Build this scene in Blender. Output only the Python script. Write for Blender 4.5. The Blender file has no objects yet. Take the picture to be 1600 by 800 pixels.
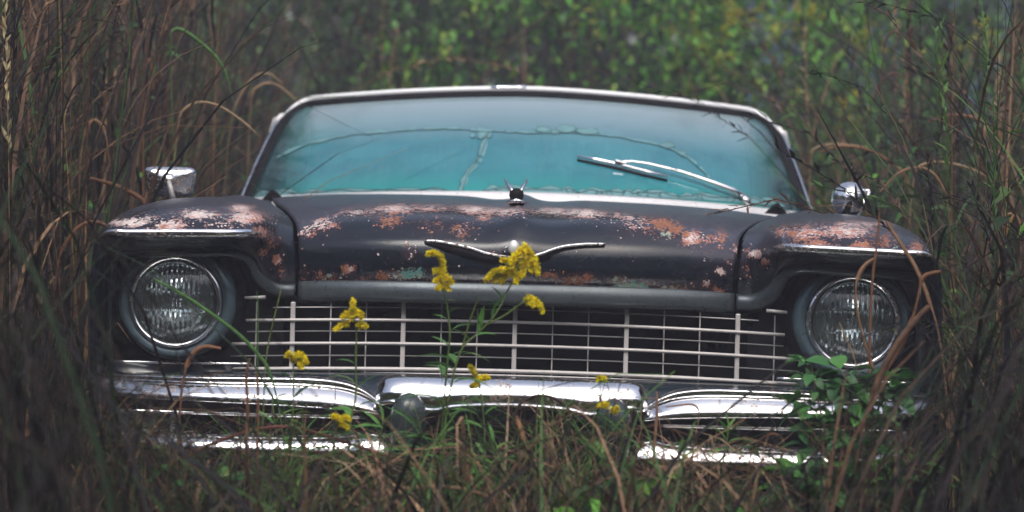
import bpy, bmesh, math, random
import numpy as np
from mathutils import Vector, Matrix, Euler
from mathutils.bvhtree import BVHTree

R = math.radians
rng = np.random.default_rng(11)
random.seed(11)
sc = bpy.context.scene
COL = sc.collection

# ------------------------------------------------------------------ camera, sky, light, exposure
F, D, CAMZ, HOR = 4700.0, 6.4, 1.10, 255.0          # focal length in photo pixels, camera distance, eye height, horizon row
cam_d = bpy.data.cameras.new('camera'); cam = bpy.data.objects.new('camera', cam_d); COL.objects.link(cam)
cam.location = (0, -D, CAMZ); cam.rotation_euler = (R(90), 0, 0)
cam_d.sensor_width = 36; cam_d.lens = 36 * F / 1600; cam_d.shift_y = -(400 - HOR) / 1600
cam_d.clip_start = 0.05; cam_d.clip_end = 500
cam_d.dof.use_dof = True; cam_d.dof.focus_distance = 6.60; cam_d.dof.aperture_fstop = 3.7
sc.camera = cam

SUN_EL, SUN_AZ = 52, -25                              # soft light through cloud, from above the camera's left shoulder
world = bpy.data.worlds.new('World'); sc.world = world; world.use_nodes = True
wn = world.node_tree.nodes; wl = world.node_tree.links
bg = wn['Background']; sky = wn.new('ShaderNodeTexSky'); sky.sky_type = 'NISHITA'; sky.sun_disc = False
sky.sun_elevation = R(SUN_EL); sky.sun_rotation = R(180 + SUN_AZ)
sky.air_density = 1.0; sky.dust_density = 4.0; sky.ozone_density = 1.0
hs = wn.new('ShaderNodeHueSaturation'); hs.inputs['Saturation'].default_value = 0.72   # overcast: the blue is mostly gone
wl.new(sky.outputs[0], hs.inputs['Color']); wl.new(hs.outputs[0], bg.inputs['Color'])
bg.inputs['Strength'].default_value = 0.12
sun_d = bpy.data.lights.new('sun', 'SUN'); sun = bpy.data.objects.new('sun', sun_d); COL.objects.link(sun)
sun_d.energy = 1.1; sun_d.angle = R(25); sun_d.color = (1.0, 0.95, 0.88)
sun.rotation_euler = (R(90 - SUN_EL), 0, R(SUN_AZ))
sun.location = (0, 0, 12)
sc.view_settings.view_transform = 'Standard'; sc.view_settings.look = 'None'
sc.view_settings.gamma = 1; sc.view_settings.use_curve_mapping = False
sc.view_settings.exposure = 0.97
sc.cycles.use_denoising = True
sc.cycles.max_bounces = 10; sc.cycles.diffuse_bounces = 2; sc.cycles.glossy_bounces = 3; sc.cycles.transmission_bounces = 8; sc.cycles.volume_bounces = 0; sc.cycles.transparent_max_bounces = 8
sc.cycles.use_adaptive_sampling = True; sc.cycles.adaptive_threshold = 0.03
sc.cycles.debug_use_spatial_splits = True
sc.cycles.caustics_reflective = False; sc.cycles.caustics_refractive = False

# ------------------------------------------------------------------ helpers
def s_at(y): return F / (D + y)
def at(px, py, y):
    """world point that photo pixel (px, py) shows at depth y"""
    s = s_at(y); return Vector(((px - 800) / s, y, CAMZ - (py - HOR) / s))

def link(name, me, mat=None, parent=None):
    o = bpy.data.objects.new(name, me); COL.objects.link(o)
    if mat is not None and me is not None and not me.materials: me.materials.append(mat)
    if parent is not None: o.parent = parent
    return o
def empty(name, loc=(0, 0, 0), rot=(0, 0, 0)):
    o = bpy.data.objects.new(name, None); COL.objects.link(o); o.location = loc; o.rotation_euler = rot
    o.empty_display_size = 0.1
    return o
def tag(o, label=None, cat=None, group=None, kind=None):
    if label: o['label'] = label
    if cat: o['category'] = cat
    if group: o['group'] = group
    if kind: o['kind'] = kind
    return o

class MB:
    def __init__(self): self.v = []; self.f = []; self.sm = []
    def add(self, verts, faces, smooth=True):
        n = len(self.v); self.v += [tuple(p) for p in verts]
        self.f += [tuple(i + n for i in f) for f in faces]; self.sm += [smooth] * len(faces)
    def grid(self, rows, closed_u=False, closed_v=False, smooth=True):
        nr, nc = len(rows), len(rows[0]); vs = [p for r in rows for p in r]; fs = []
        for i in range(nr if closed_v else nr - 1):
            for j in range(nc if closed_u else nc - 1):
                a, b = i, (i + 1) % nr; c, d = j, (j + 1) % nc
                fs.append((a * nc + c, a * nc + d, b * nc + d, b * nc + c))
        self.add(vs, fs, smooth)
    def tube(self, pts, rad, n=8, sx=1.0, caps=True, up=(0, 0, 1)):
        pts = [Vector(p) for p in pts]; m = len(pts)
        if not hasattr(rad, '__len__'): rad = [rad] * m
        rows = []
        for i, p in enumerate(pts):
            t = (pts[min(i + 1, m - 1)] - pts[max(i - 1, 0)]).normalized()
            u = Vector(up)
            if abs(t.dot(u)) > 0.95: u = Vector((0, 1, 0))
            a = t.cross(u).normalized(); b = a.cross(t)
            rows.append([p + (a * math.cos(2 * math.pi * k / n) * sx + b * math.sin(2 * math.pi * k / n)) * rad[i] for k in range(n)])
        base = len(self.v); self.grid(rows, closed_u=True)
        if caps:
            self.f.append(tuple(base + k for k in range(n))[::-1]); self.f.append(tuple(base + (m - 1) * n + k for k in range(n)))
            self.sm += [True, True]
    def box(self, c, d, rot=None):
        c = Vector(c); vs = []
        for x in (-1, 1):
            for y in (-1, 1):
                for z in (-1, 1):
                    q = Vector((x * d[0] / 2, y * d[1] / 2, z * d[2] / 2))
                    if rot is not None: q = rot @ q
                    vs.append(c + q)
        self.add(vs, [(0, 1, 3, 2), (4, 6, 7, 5), (0, 4, 5, 1), (2, 3, 7, 6), (0, 2, 6, 4), (1, 5, 7, 3)], False)
    def lathe(self, c, prof, n=48, axis=Vector((0, -1, 0)), up=Vector((0, 0, 1)), close=False):
        """prof: (radius, distance along axis)"""
        c = Vector(c); a = axis.normalized(); r_ = a.cross(up).normalized(); u_ = r_.cross(a)
        rows = [[c + a * h + (r_ * math.cos(2 * math.pi * k / n) + u_ * math.sin(2 * math.pi * k / n)) * r for k in range(n)] for r, h in prof]
        self.grid(rows, closed_u=True)
    def mesh(self, name):
        me = bpy.data.meshes.new(name); me.from_pydata(self.v, [], self.f)
        me.polygons.foreach_set('use_smooth', self.sm); me.update(); return me
    def build(self, name, mat, parent=None, bevel=0, solid=0, sub=0):
        o = link(name, self.mesh(name), mat, parent)
        if solid:
            m = o.modifiers.new('solid', 'SOLIDIFY'); m.thickness = abs(solid); m.offset = -1 if solid > 0 else 1
        if bevel:
            m = o.modifiers.new('bevel', 'BEVEL'); m.width = bevel; m.segments = 2; m.limit_method = 'ANGLE'
        if sub:
            m = o.modifiers.new('sub', 'SUBSURF'); m.levels = sub; m.render_levels = sub
        return o

def cat(keys, t):
    """Catmull-Rom through a list of tuples, t in 0..len-1"""
    n = len(keys); i = min(int(t), n - 2); f = t - i
    p = [np.array(keys[max(0, min(n - 1, i + k))], float) for k in (-1, 0, 1, 2)]
    if i == 0: p[0] = 2 * p[1] - p[2]
    if i == n - 2: p[3] = 2 * p[2] - p[1]
    return 0.5 * (2 * p[1] + (p[2] - p[0]) * f + (2 * p[0] - 5 * p[1] + 4 * p[2] - p[3]) * f * f + (3 * p[1] - p[0] - 3 * p[2] + p[3]) * f ** 3)
def smooth_path(keys, n):
    return [Vector(cat(keys, t)) for t in np.linspace(0, len(keys) - 1, n)]
def interp(x, xs, ys): return float(np.interp(x, xs, ys))

# ------------------------------------------------------------------ materials
def nmat(name):
    m = bpy.data.materials.new(name); m.use_nodes = True; return m, m.node_tree.nodes, m.node_tree.links, m.node_tree.nodes['Principled BSDF']
def noise(n, l, co, scale, detail=4, rough=0.6):
    t = n.new('ShaderNodeTexNoise'); t.inputs['Scale'].default_value = scale; t.inputs['Detail'].default_value = detail
    t.inputs['Roughness'].default_value = rough
    if co is not None: l.new(co, t.inputs['Vector'])
    return t
def ramp(n, l, fac, stops, interp_='LINEAR'):
    r = n.new('ShaderNodeValToRGB'); r.color_ramp.interpolation = interp_
    e = r.color_ramp.elements
    while len(e) < len(stops): e.new(0.5)
    for k, (p, c) in enumerate(stops):
        e[k].position = p; e[k].color = (c, c, c, 1) if not hasattr(c, '__len__') else (*c, 1)
    l.new(fac, r.inputs[0]); return r
def math_(n, l, op, a, b=None, c=None, clamp=False):
    m = n.new('ShaderNodeMath'); m.operation = op; m.use_clamp = clamp
    for k, q in enumerate((a, b, c)):
        if q is None: continue
        if isinstance(q, (int, float)): m.inputs[k].default_value = q
        else: l.new(q, m.inputs[k])
    return m.outputs[0]
def mixc(n, l, fac, a, b):
    m = n.new('ShaderNodeMix'); m.data_type = 'RGBA'
    for sock, q in ((m.inputs[0], fac), (m.inputs[6], a), (m.inputs[7], b)):
        if isinstance(q, (int, float)): sock.default_value = q
        elif hasattr(q, '__len__'): sock.default_value = (*q, 1)
        else: l.new(q, sock)
    return m.outputs[2]
def simple(name, col, rough=0.5, metal=0.0, spec=0.5, var=0.25, scale=14, bump=0.0, coat=0.0, rvar=0.1):
    m, n, l, p = nmat(name)
    tc = n.new('ShaderNodeTexCoord'); t = noise(n, l, tc.outputs['Object'], scale)
    c = mixc(n, l, t.outputs[0], tuple(max(0, q * (1 - var)) for q in col), tuple(min(1, q * (1 + var)) for q in col))
    l.new(c, p.inputs['Base Color']); p.inputs['Metallic'].default_value = metal; p.inputs['Specular IOR Level'].default_value = spec
    t2 = noise(n, l, tc.outputs['Object'], scale * 3.1)
    rr = n.new('ShaderNodeMapRange'); rr.inputs[3].default_value = max(0.02, rough - rvar); rr.inputs[4].default_value = min(1, rough + rvar)
    l.new(t2.outputs[0], rr.inputs[0]); l.new(rr.outputs[0], p.inputs['Roughness'])
    p.inputs['Coat Weight'].default_value = coat
    if bump:
        b = n.new('ShaderNodeBump'); b.inputs['Strength'].default_value = bump; b.inputs['Distance'].default_value = 0.004
        l.new(t2.outputs[0], b.inputs['Height']); l.new(b.outputs[0], p.inputs['Normal'])
    return m

def chrome_mat(name, pit=0.5, rough=0.10, tint=(0.80, 0.80, 0.82)):
    """old chrome: mirror with brown pitting and streaks of dull film"""
    m, n, l, p = nmat(name); tc = n.new('ShaderNodeTexCoord'); co = tc.outputs['Object']
    a = noise(n, l, co, 90, 5, 0.7); b = noise(n, l, co, 7, 3)
    th = math_(n, l, 'ADD', a.outputs[0], math_(n, l, 'MULTIPLY', b.outputs[0], 0.5))
    mask = ramp(n, l, th, [(0.86 - 0.06 * pit, 0), (0.94 - 0.06 * pit, 1)])
    c = mixc(n, l, mask.outputs[0], tint, (0.16, 0.10, 0.07)); l.new(c, p.inputs['Base Color'])
    l.new(math_(n, l, 'SUBTRACT', 1.0, math_(n, l, 'MULTIPLY', mask.outputs[0], 0.75)), p.inputs['Metallic'])
    film = noise(n, l, co, 22, 4, 0.65)
    l.new(math_(n, l, 'ADD', math_(n, l, 'MULTIPLY', film.outputs[0], 0.16), math_(n, l, 'MULTIPLY_ADD', mask.outputs[0], 0.5, rough - 0.06)), p.inputs['Roughness'])
    bp = n.new('ShaderNodeBump'); bp.inputs['Strength'].default_value = 0.06; bp.inputs['Distance'].default_value = 0.004
    l.new(b.outputs[0], bp.inputs['Height']); l.new(bp.outputs[0], p.inputs['Normal'])
    return m

def paint_mat():
    """black paint with chalked areas and flaking; 'wear' drives where it flakes, 'tone' what lies beneath (0 cream, .5 rust, 1 teal primer)"""
    m, n, l, p = nmat('weathered_black_paint'); tc = n.new('ShaderNodeTexCoord'); co = tc.outputs['Object']
    w = n.new('ShaderNodeAttribute'); w.attribute_name = 'wear'
    tn = n.new('ShaderNodeAttribute'); tn.attribute_name = 'tone'
    ch = n.new('ShaderNodeAttribute'); ch.attribute_name = 'chalk'
    fine = noise(n, l, co, 210, 6, 0.68); mid = noise(n, l, co, 58, 5, 0.62); big = noise(n, l, co, 6, 3)
    vor = n.new('ShaderNodeTexVoronoi'); vor.inputs['Scale'].default_value = 150; l.new(co, vor.inputs['Vector'])
    sp = math_(n, l, 'SUBTRACT', 0.62, vor.outputs['Distance'])
    f = math_(n, l, 'ADD', math_(n, l, 'MULTIPLY', fine.outputs[0], 0.55), math_(n, l, 'MULTIPLY', mid.outputs[0], 0.65))
    f = math_(n, l, 'ADD', f, math_(n, l, 'MULTIPLY', sp, 0.14))
    d = math_(n, l, 'ADD', f, w.outputs['Fac'])
    chip = ramp(n, l, math_(n, l, 'MULTIPLY', d, 0.5), [(0.413, 0), (0.424, 1)])
    edge = ramp(n, l, math_(n, l, 'MULTIPLY', d, 0.5), [(0.390, 0), (0.418, 1)])
    cell = n.new('ShaderNodeSeparateColor'); l.new(vor.outputs['Color'], cell.inputs[0])
    spk = math_(n, l, 'MULTIPLY', math_(n, l, 'GREATER_THAN', cell.outputs[0], math_(n, l, 'SUBTRACT', 0.985, math_(n, l, 'MULTIPLY', w.outputs['Fac'], 1.7))),
                math_(n, l, 'LESS_THAN', vor.outputs['Distance'], math_(n, l, 'MULTIPLY_ADD', cell.outputs[1], 0.35, 0.12)))
    spk = math_(n, l, 'MULTIPLY', spk, math_(n, l, 'GREATER_THAN', w.outputs['Fac'], 0.022))
    chip_f = math_(n, l, 'MAXIMUM', chip.outputs[0], spk)
    # beneath
    tv = math_(n, l, 'ADD', tn.outputs['Fac'], math_(n, l, 'MULTIPLY_ADD', mid.outputs[0], 1.3, -0.66))
    under = ramp(n, l, tv, [(0.0, (0.68, 0.63, 0.59)), (0.20, (0.56, 0.45, 0.43)), (0.33, (0.38, 0.17, 0.14)), (0.47, (0.30, 0.12, 0.055)), (0.64, (0.17, 0.06, 0.03)), (0.78, (0.33, 0.36, 0.29)), (0.95, (0.08, 0.33, 0.30))])
    fv = ramp(n, l, fine.outputs[0], [(0.3, 0.55), (0.62, 1.1)])
    mm = n.new('ShaderNodeMix'); mm.data_type = 'RGBA'; mm.blend_type = 'MULTIPLY'; mm.inputs[0].default_value = 1
    l.new(under.outputs[0], mm.inputs[6]); l.new(fv.outputs[0], mm.inputs[7])
    black = mixc(n, l, big.outputs[0], (0.003, 0.006, 0.011), (0.007, 0.012, 0.021))
    mot = ramp(n, l, noise(n, l, co, 75, 5, 0.75).outputs[0], [(0.50, 0), (0.70, 1)]); black = mixc(n, l, math_(n, l, 'MULTIPLY', mot.outputs[0], 0.45), black, (0.014, 0.022, 0.034))
    blush = math_(n, l, 'MULTIPLY', math_(n, l, 'MULTIPLY', w.outputs['Fac'], 1.8, clamp=True), big.outputs[0]); black = mixc(n, l, blush, black, (0.11, 0.040, 0.042))
    chf = math_(n, l, 'MULTIPLY', ch.outputs['Fac'], math_(n, l, 'MULTIPLY_ADD', big.outputs[0], 0.9, 0.35), clamp=True)
    chalk = mixc(n, l, mid.outputs[0], (0.026, 0.040, 0.066), (0.070, 0.056, 0.080))
    c = mixc(n, l, chf, black, chalk)
    c = mixc(n, l, math_(n, l, 'MULTIPLY', edge.outputs[0], 0.5), c, (0.13, 0.045, 0.04))
    c = mixc(n, l, chip_f, c, mm.outputs[2]); l.new(c, p.inputs['Base Color'])
    ro = math_(n, l, 'MULTIPLY_ADD', mid.outputs[0], 0.16, 0.14)
    ro = math_(n, l, 'MULTIPLY_ADD', chf, 0.16, ro)
    ro = math_(n, l, 'MULTIPLY_ADD', edge.outputs[0], 0.5, ro, clamp=True); l.new(ro, p.inputs['Roughness'])
    h = math_(n, l, 'SUBTRACT', math_(n, l, 'MULTIPLY', fine.outputs[0], 0.2), chip_f)
    bp = n.new('ShaderNodeBump'); bp.inputs['Strength'].default_value = 0.35; bp.inputs['Distance'].default_value = 0.0015
    l.new(h, bp.inputs['Height']); l.new(bp.outputs[0], p.inputs['Normal'])
    return m

def glass_shield():
    """laminated windscreen gone milky teal: hazy film, see-through at its ends, grey sky reflection painted in along the top"""
    m, n, l, p = nmat('milky_teal_glass'); tc = n.new('ShaderNodeTexCoord'); co = tc.outputs['Object']
    ha = n.new('ShaderNodeAttribute'); ha.attribute_name = 'veil'
    sky_refl = n.new('ShaderNodeAttribute'); sky_refl.attribute_name = 'tint'
    gr = n.new('ShaderNodeAttribute'); gr.attribute_name = 'green'
    nz = noise(n, l, co, 5, 4); st = n.new('ShaderNodeMapping'); st.inputs['Scale'].default_value = (16, 2, 1.2); l.new(co, st.inputs[0])
    streak = noise(n, l, st.outputs[0], 1.0, 3)
    teal = mixc(n, l, nz.outputs[0], (0.008, 0.150, 0.190), (0.020, 0.200, 0.235))
    teal = mixc(n, l, math_(n, l, 'MULTIPLY', streak.outputs[0], 0.55), teal, (0.07, 0.22, 0.26))
    st2 = n.new('ShaderNodeMapping'); st2.inputs['Scale'].default_value = (60, 6, 2.2); l.new(co, st2.inputs[0])
    drip = ramp(n, l, noise(n, l, st2.outputs[0], 1.0, 4, 0.7).outputs[0], [(0.50, 0), (0.72, 1)])
    teal = mixc(n, l, math_(n, l, 'MULTIPLY', drip.outputs[0], 0.42), teal, (0.10, 0.24, 0.27))
    cloud = ramp(n, l, noise(n, l, co, 3.2, 5, 0.7).outputs[0], [(0.38, 0), (0.66, 1)])
    teal = mixc(n, l, math_(n, l, 'MULTIPLY', cloud.outputs[0], 0.5), teal, (0.006, 0.070, 0.105))  # darker drifts: broad reflections painted into the glass colour
    teal = mixc(n, l, gr.outputs['Fac'], teal, (0.008, 0.23, 0.215))
    c = mixc(n, l, sky_refl.outputs['Fac'], teal, (0.22, 0.29, 0.32))
    l.new(c, p.inputs['Base Color']); sp_ = ramp(n, l, noise(n, l, co, 160, 3, 0.8).outputs[0], [(0.70, 0), (0.76, 1)]); c = mixc(n, l, math_(n, l, 'MULTIPLY', sp_.outputs[0], 0.5), c, (0.03, 0.06, 0.06)); l.new(c, p.inputs['Base Color'])
    p.inputs['Roughness'].default_value = 0.06; p.inputs['IOR'].default_value = 1.5
    p.inputs['Specular IOR Level'].default_value = 0.6
    gls = n.new('ShaderNodeBsdfGlass'); gls.inputs['Color'].default_value = (0.62, 0.90, 0.84, 1); gls.inputs['IOR'].default_value = 1.02; gls.inputs['Roughness'].default_value = 0.02
    gl2 = n.new('ShaderNodeBsdfGlossy'); gl2.inputs['Roughness'].default_value = 0.05
    fr = n.new('ShaderNodeFresnel'); fr.inputs['IOR'].default_value = 1.5
    g = n.new('ShaderNodeMixShader'); l.new(fr.outputs[0], g.inputs[0]); l.new(gls.outputs[0], g.inputs[1]); l.new(gl2.outputs[0], g.inputs[2])
    mx = n.new('ShaderNodeMixShader'); l.new(ha.outputs['Fac'], mx.inputs[0]); l.new(g.outputs[0], mx.inputs[1]); l.new(p.outputs[0], mx.inputs[2])
    l.new(mx.outputs[0], n['Material Output'].inputs['Surface'])
    return m

def lens_glass():
    m, n, l, p = nmat('headlight_glass'); p.inputs['Transmission Weight'].default_value = 1.0
    p.inputs['Base Color'].default_value = (0.86, 0.93, 0.93, 1); p.inputs['Roughness'].default_value = 0.03; p.inputs['IOR'].default_value = 1.45
    df = n.new('ShaderNodeBsdfDiffuse'); df.inputs[0].default_value = (0.42, 0.48, 0.46, 1); tc = n.new('ShaderNodeTexCoord'); nz = noise(n, l, tc.outputs['Object'], 26, 4)
    mx = n.new('ShaderNodeMixShader'); l.new(math_(n, l, 'MULTIPLY', nz.outputs[0], 0.13), mx.inputs[0]); l.new(p.outputs[0], mx.inputs[1]); l.new(df.outputs[0], mx.inputs[2]); l.new(mx.outputs[0], n['Material Output'].inputs['Surface'])
    return m

def leaf_mat(name, transl=0.3, rough=0.55, spec=0.35):
    """colour per blade or leaf comes from the mesh ('Col'); light passes through"""
    m, n, l, p = nmat(name); a = n.new('ShaderNodeAttribute'); a.attribute_name = 'Col'
    tc = n.new('ShaderNodeTexCoord'); t = noise(n, l, tc.outputs['Object'], 60, 3)
    v = ramp(n, l, t.outputs[0], [(0.3, 0.7), (0.7, 1.25)])
    mm = n.new('ShaderNodeMix'); mm.data_type = 'RGBA'; mm.blend_type = 'MULTIPLY'; mm.inputs[0].default_value = 1
    l.new(a.outputs['Color'], mm.inputs[6]); l.new(v.outputs[0], mm.inputs[7])
    l.new(mm.outputs[2], p.inputs['Base Color']); p.inputs['Roughness'].default_value = rough; p.inputs['Specular IOR Level'].default_value = spec
    tr = n.new('ShaderNodeBsdfTranslucent'); l.new(mm.outputs[2], tr.inputs['Color'])
    mx = n.new('ShaderNodeMixShader'); mx.inputs[0].default_value = transl
    l.new(p.outputs[0], mx.inputs[1]); l.new(tr.outputs[0], mx.inputs[2]); l.new(mx.outputs[0], n['Material Output'].inputs['Surface'])
    return m

M = dict(
    paint=paint_mat(), chrome=chrome_mat('pitted_chrome', 0.4), brightchrome=chrome_mat('bright_chrome', 0.0, 0.08), wornchrome=chrome_mat('worn_chrome', 1.3, 0.2, (0.62, 0.62, 0.64)),
    dull=simple('dull_grey_moulding', (0.060, 0.075, 0.085), 0.30, 0.35, 0.5, 0.3, 30, 0.1),
    bezel=simple('faded_blue_bezel', (0.075, 0.115, 0.14), 0.30, 0.15, 0.6, 0.3, 25, 0.08),
    bar=simple('grille_silver', (0.50, 0.475, 0.47), 0.42, 0.15, 0.5, 0.2, 40, 0.1),
    dark=simple('dark_underbody', (0.012, 0.012, 0.014), 0.8, 0, 0.2),
    rubber=simple('perished_rubber', (0.007, 0.007, 0.009), 0.75, 0, 0.12),
    guard=simple('dark_green_grey_paint', (0.03, 0.042, 0.045), 0.25, 0.1, 0.6),
    pan=simple('dark_teal_pan', (0.012, 0.020, 0.028), 0.22, 0.0, 0.6),
    shield=glass_shield(), lens=lens_glass(),
    crack=simple('milky_edge_film', (0.11, 0.235, 0.25), 0.45, 0, 0.4, 0.45, 45),
    crackline=simple('dirt_in_crack', (0.022, 0.045, 0.052), 0.7, 0, 0.2),
    reflector=simple('silvered_reflector', (0.80, 0.82, 0.83), 0.06, 1.0, 0.5, 0.12, 20),
    white=simple('bleached_white_strip', (0.72, 0.70, 0.70), 0.30, 0.25, 0.5, 0.12, 30),
    header=simple('bleached_white_header', (0.76, 0.77, 0.79), 0.35, 0.0, 0.5, 0.08, 30),
    tyre=simple('cracked_tyre_rubber', (0.02, 0.02, 0.02), 0.85, 0, 0.2),
    seat=simple('faded_seat_cloth', (0.05, 0.05, 0.045), 0.9, 0, 0.1),
    lamp=simple('clouded_lamp_lens', (0.10, 0.10, 0.10), 0.3, 0, 0.5),
    soil=simple('damp_soil', (0.035, 0.028, 0.022), 0.95, 0, 0.1, 0.4, 3, 0.6),
    grass=leaf_mat('dry_grass_blade', 0.25, 0.6, 0.25), leaf=leaf_mat('green_leaf', 0.32, 0.45, 0.4), bark=simple('dark_bark', (0.035, 0.028, 0.024), 0.9, 0, 0.2, 0.4, 20, 0.8),
    flower=leaf_mat('yellow_florets', 0.45, 0.7, 0.2),
    gap_filler=simple('gap_filler_blue', (0.07, 0.115, 0.19), 0.7, 0, 0.2), gap_filler_top=simple('gap_filler_grey', (0.06, 0.065, 0.07), 0.7),
)

# ------------------------------------------------------------------ ground
def ground():
    n = 70; mb = MB(); xs = np.concatenate([np.linspace(-150, -8, 12)[:-1], np.linspace(-8, 8, 50), np.linspace(8, 150, 12)[1:]])
    ys = np.concatenate([np.linspace(-150, -9, 12)[:-1], np.linspace(-9, 14, 60), np.linspace(14, 150, 12)[1:]])
    rows = [[(x, y, -0.02 + 0.018 * math.sin(2.1 * x + 1.3 * y) * math.cos(1.7 * y - x)) for x in xs] for y in ys]
    mb.grid(rows); o = mb.build('ground', M['soil']); tag(o, 'dark damp soil under the grass', kind='structure')
ground()
# ------------------------------------------------------------------ the car (car space: x right, y back from the headlights, z up)
car = empty('abandoned_car', (-0.0136, 0, 0), (0, R(1.5), R(-0.8)))
tag(car, 'rusting black vintage car with teal windscreen sunk in tall grass', 'car')
CM = Euler((0, R(1.5), R(-0.8))).to_matrix().to_4x4(); CM.translation = Vector((-0.0136, 0, 0)); CI = CM.inverted()
def px_of(v):
    w = CM @ Vector(v); s = F / (D + w.y); return 800 + w.x * s, HOR - (w.z - CAMZ) * s
def ray_to(bvh, px, py):
    o = CI @ Vector((0, -D, CAMZ)); d = (CI.to_3x3() @ Vector(((px - 800) / F, 1, (HOR - py) / F))).normalized()
    loc, nor, i, t = bvh.ray_cast(o, d)
    if loc is not None and nor.dot(d) > 0: nor = -nor
    return loc, nor
def car_at(px, py, y):
    """car-space point shown at photo pixel, at car depth y"""
    o = CI @ Vector((0, -D, CAMZ)); d = CI.to_3x3() @ Vector(((px - 800) / F, 1, (HOR - py) / F))
    return o + d * ((y - o.y) / d.y)
def set_attr(me, name, vals):
    a = me.attributes.new(name, 'FLOAT', 'POINT'); a.data.foreach_set('value', np.asarray(vals, dtype=np.float32))

# where the paint has gone: (px, py, rx, ry, strength, tone) in photo pixels, read on the panel at build time
CROWN = ([440, 470, 500, 540, 600, 700, 790, 850, 950, 1040, 1085, 1135, 1160], [372, 364, 347, 333, 327, 325, 331, 329, 335, 348, 368, 384, 392])
BLOBS = [(610, 344, 22, 14, .20, .45), (505, 352, 26, 12, .20, .2), (480, 366, 14, 8, .22, .35), (680, 352, 40, 20, .10, .35), (720, 360, 22, 12, .17, .3), (755, 340, 16, 9, .2, .3),
         (1010, 352, 50, 15, .16, .1), (1050, 358, 28, 17, .22, .95), (1035, 350, 20, 12, .26, .98), (1080, 372, 18, 16, .26, .15), (1073, 376, 7, 6, .4, .5), (1110, 375, 34, 24, .10, .3), (1125, 372, 20, 20, .16, .3),
         (640, 395, 14, 14, .16, .0), (545, 421, 11, 9, .30, .3), (640, 430, 24, 10, .26, .9), (655, 428, 9, 9, .28, .95), (600, 432, 20, 8, .20, .3), (520, 432, 20, 6, .20, .7), (500, 430, 9, 9, .24, .4),
         (690, 436, 16, 6, .18, .35), (770, 400, 9, 7, .22, .3), (800, 426, 30, 8, .16, .4), (900, 437, 26, 9, .23, .5), (918, 434, 10, 9, .28, .48), (965, 437, 12, 8, .24, .75), (990, 448, 36, 9, .26, .98), (1050, 452, 40, 7, .22, .6),
         (1125, 424, 9, 7, .28, .05), (1103, 442, 7, 7, .30, .05), (1122, 456, 9, 7, .26, .15), (1140, 410, 14, 16, .10, .2), (860, 430, 20, 6, .18, .4), (475, 432, 10, 14, .14, .45)]
FBLOBS = [(205, 348, 40, 8, .21, .0), (265, 352, 34, 10, .23, .15), (262, 360, 22, 6, .32, .42), (310, 335, 36, 8, .22, .0), (385, 340, 34, 14, .22, .2), (405, 362, 18, 10, .22, .3), (375, 325, 26, 7, .20, .1), (345, 352, 30, 9, .14, .0), (230, 342, 20, 7, .16, .0),
          (433, 406, 9, 10, .26, .25), (412, 395, 10, 8, .18, .3), (425, 380, 16, 14, .12, .35), (440, 425, 8, 12, .14, .4),
          (1260, 365, 40, 14, .20, .3), (1320, 362, 60, 13, .20, .15), (1275, 382, 20, 9, .24, .4), (1345, 385, 18, 9, .26, .45), (1300, 388, 40, 8, .16, .35), (1385, 378, 18, 14, .18, .6), (1395, 395, 10, 8, .2, .95), (1225, 362, 24, 12, .16, .3), (1430, 388, 16, 12, .18, .35),
          (1180, 396, 16, 9, .24, .15), (1195, 408, 12, 8, .2, .3), (1165, 420, 10, 14, .12, .3), (1340, 350, 70, 7, .15, .1)]
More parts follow.
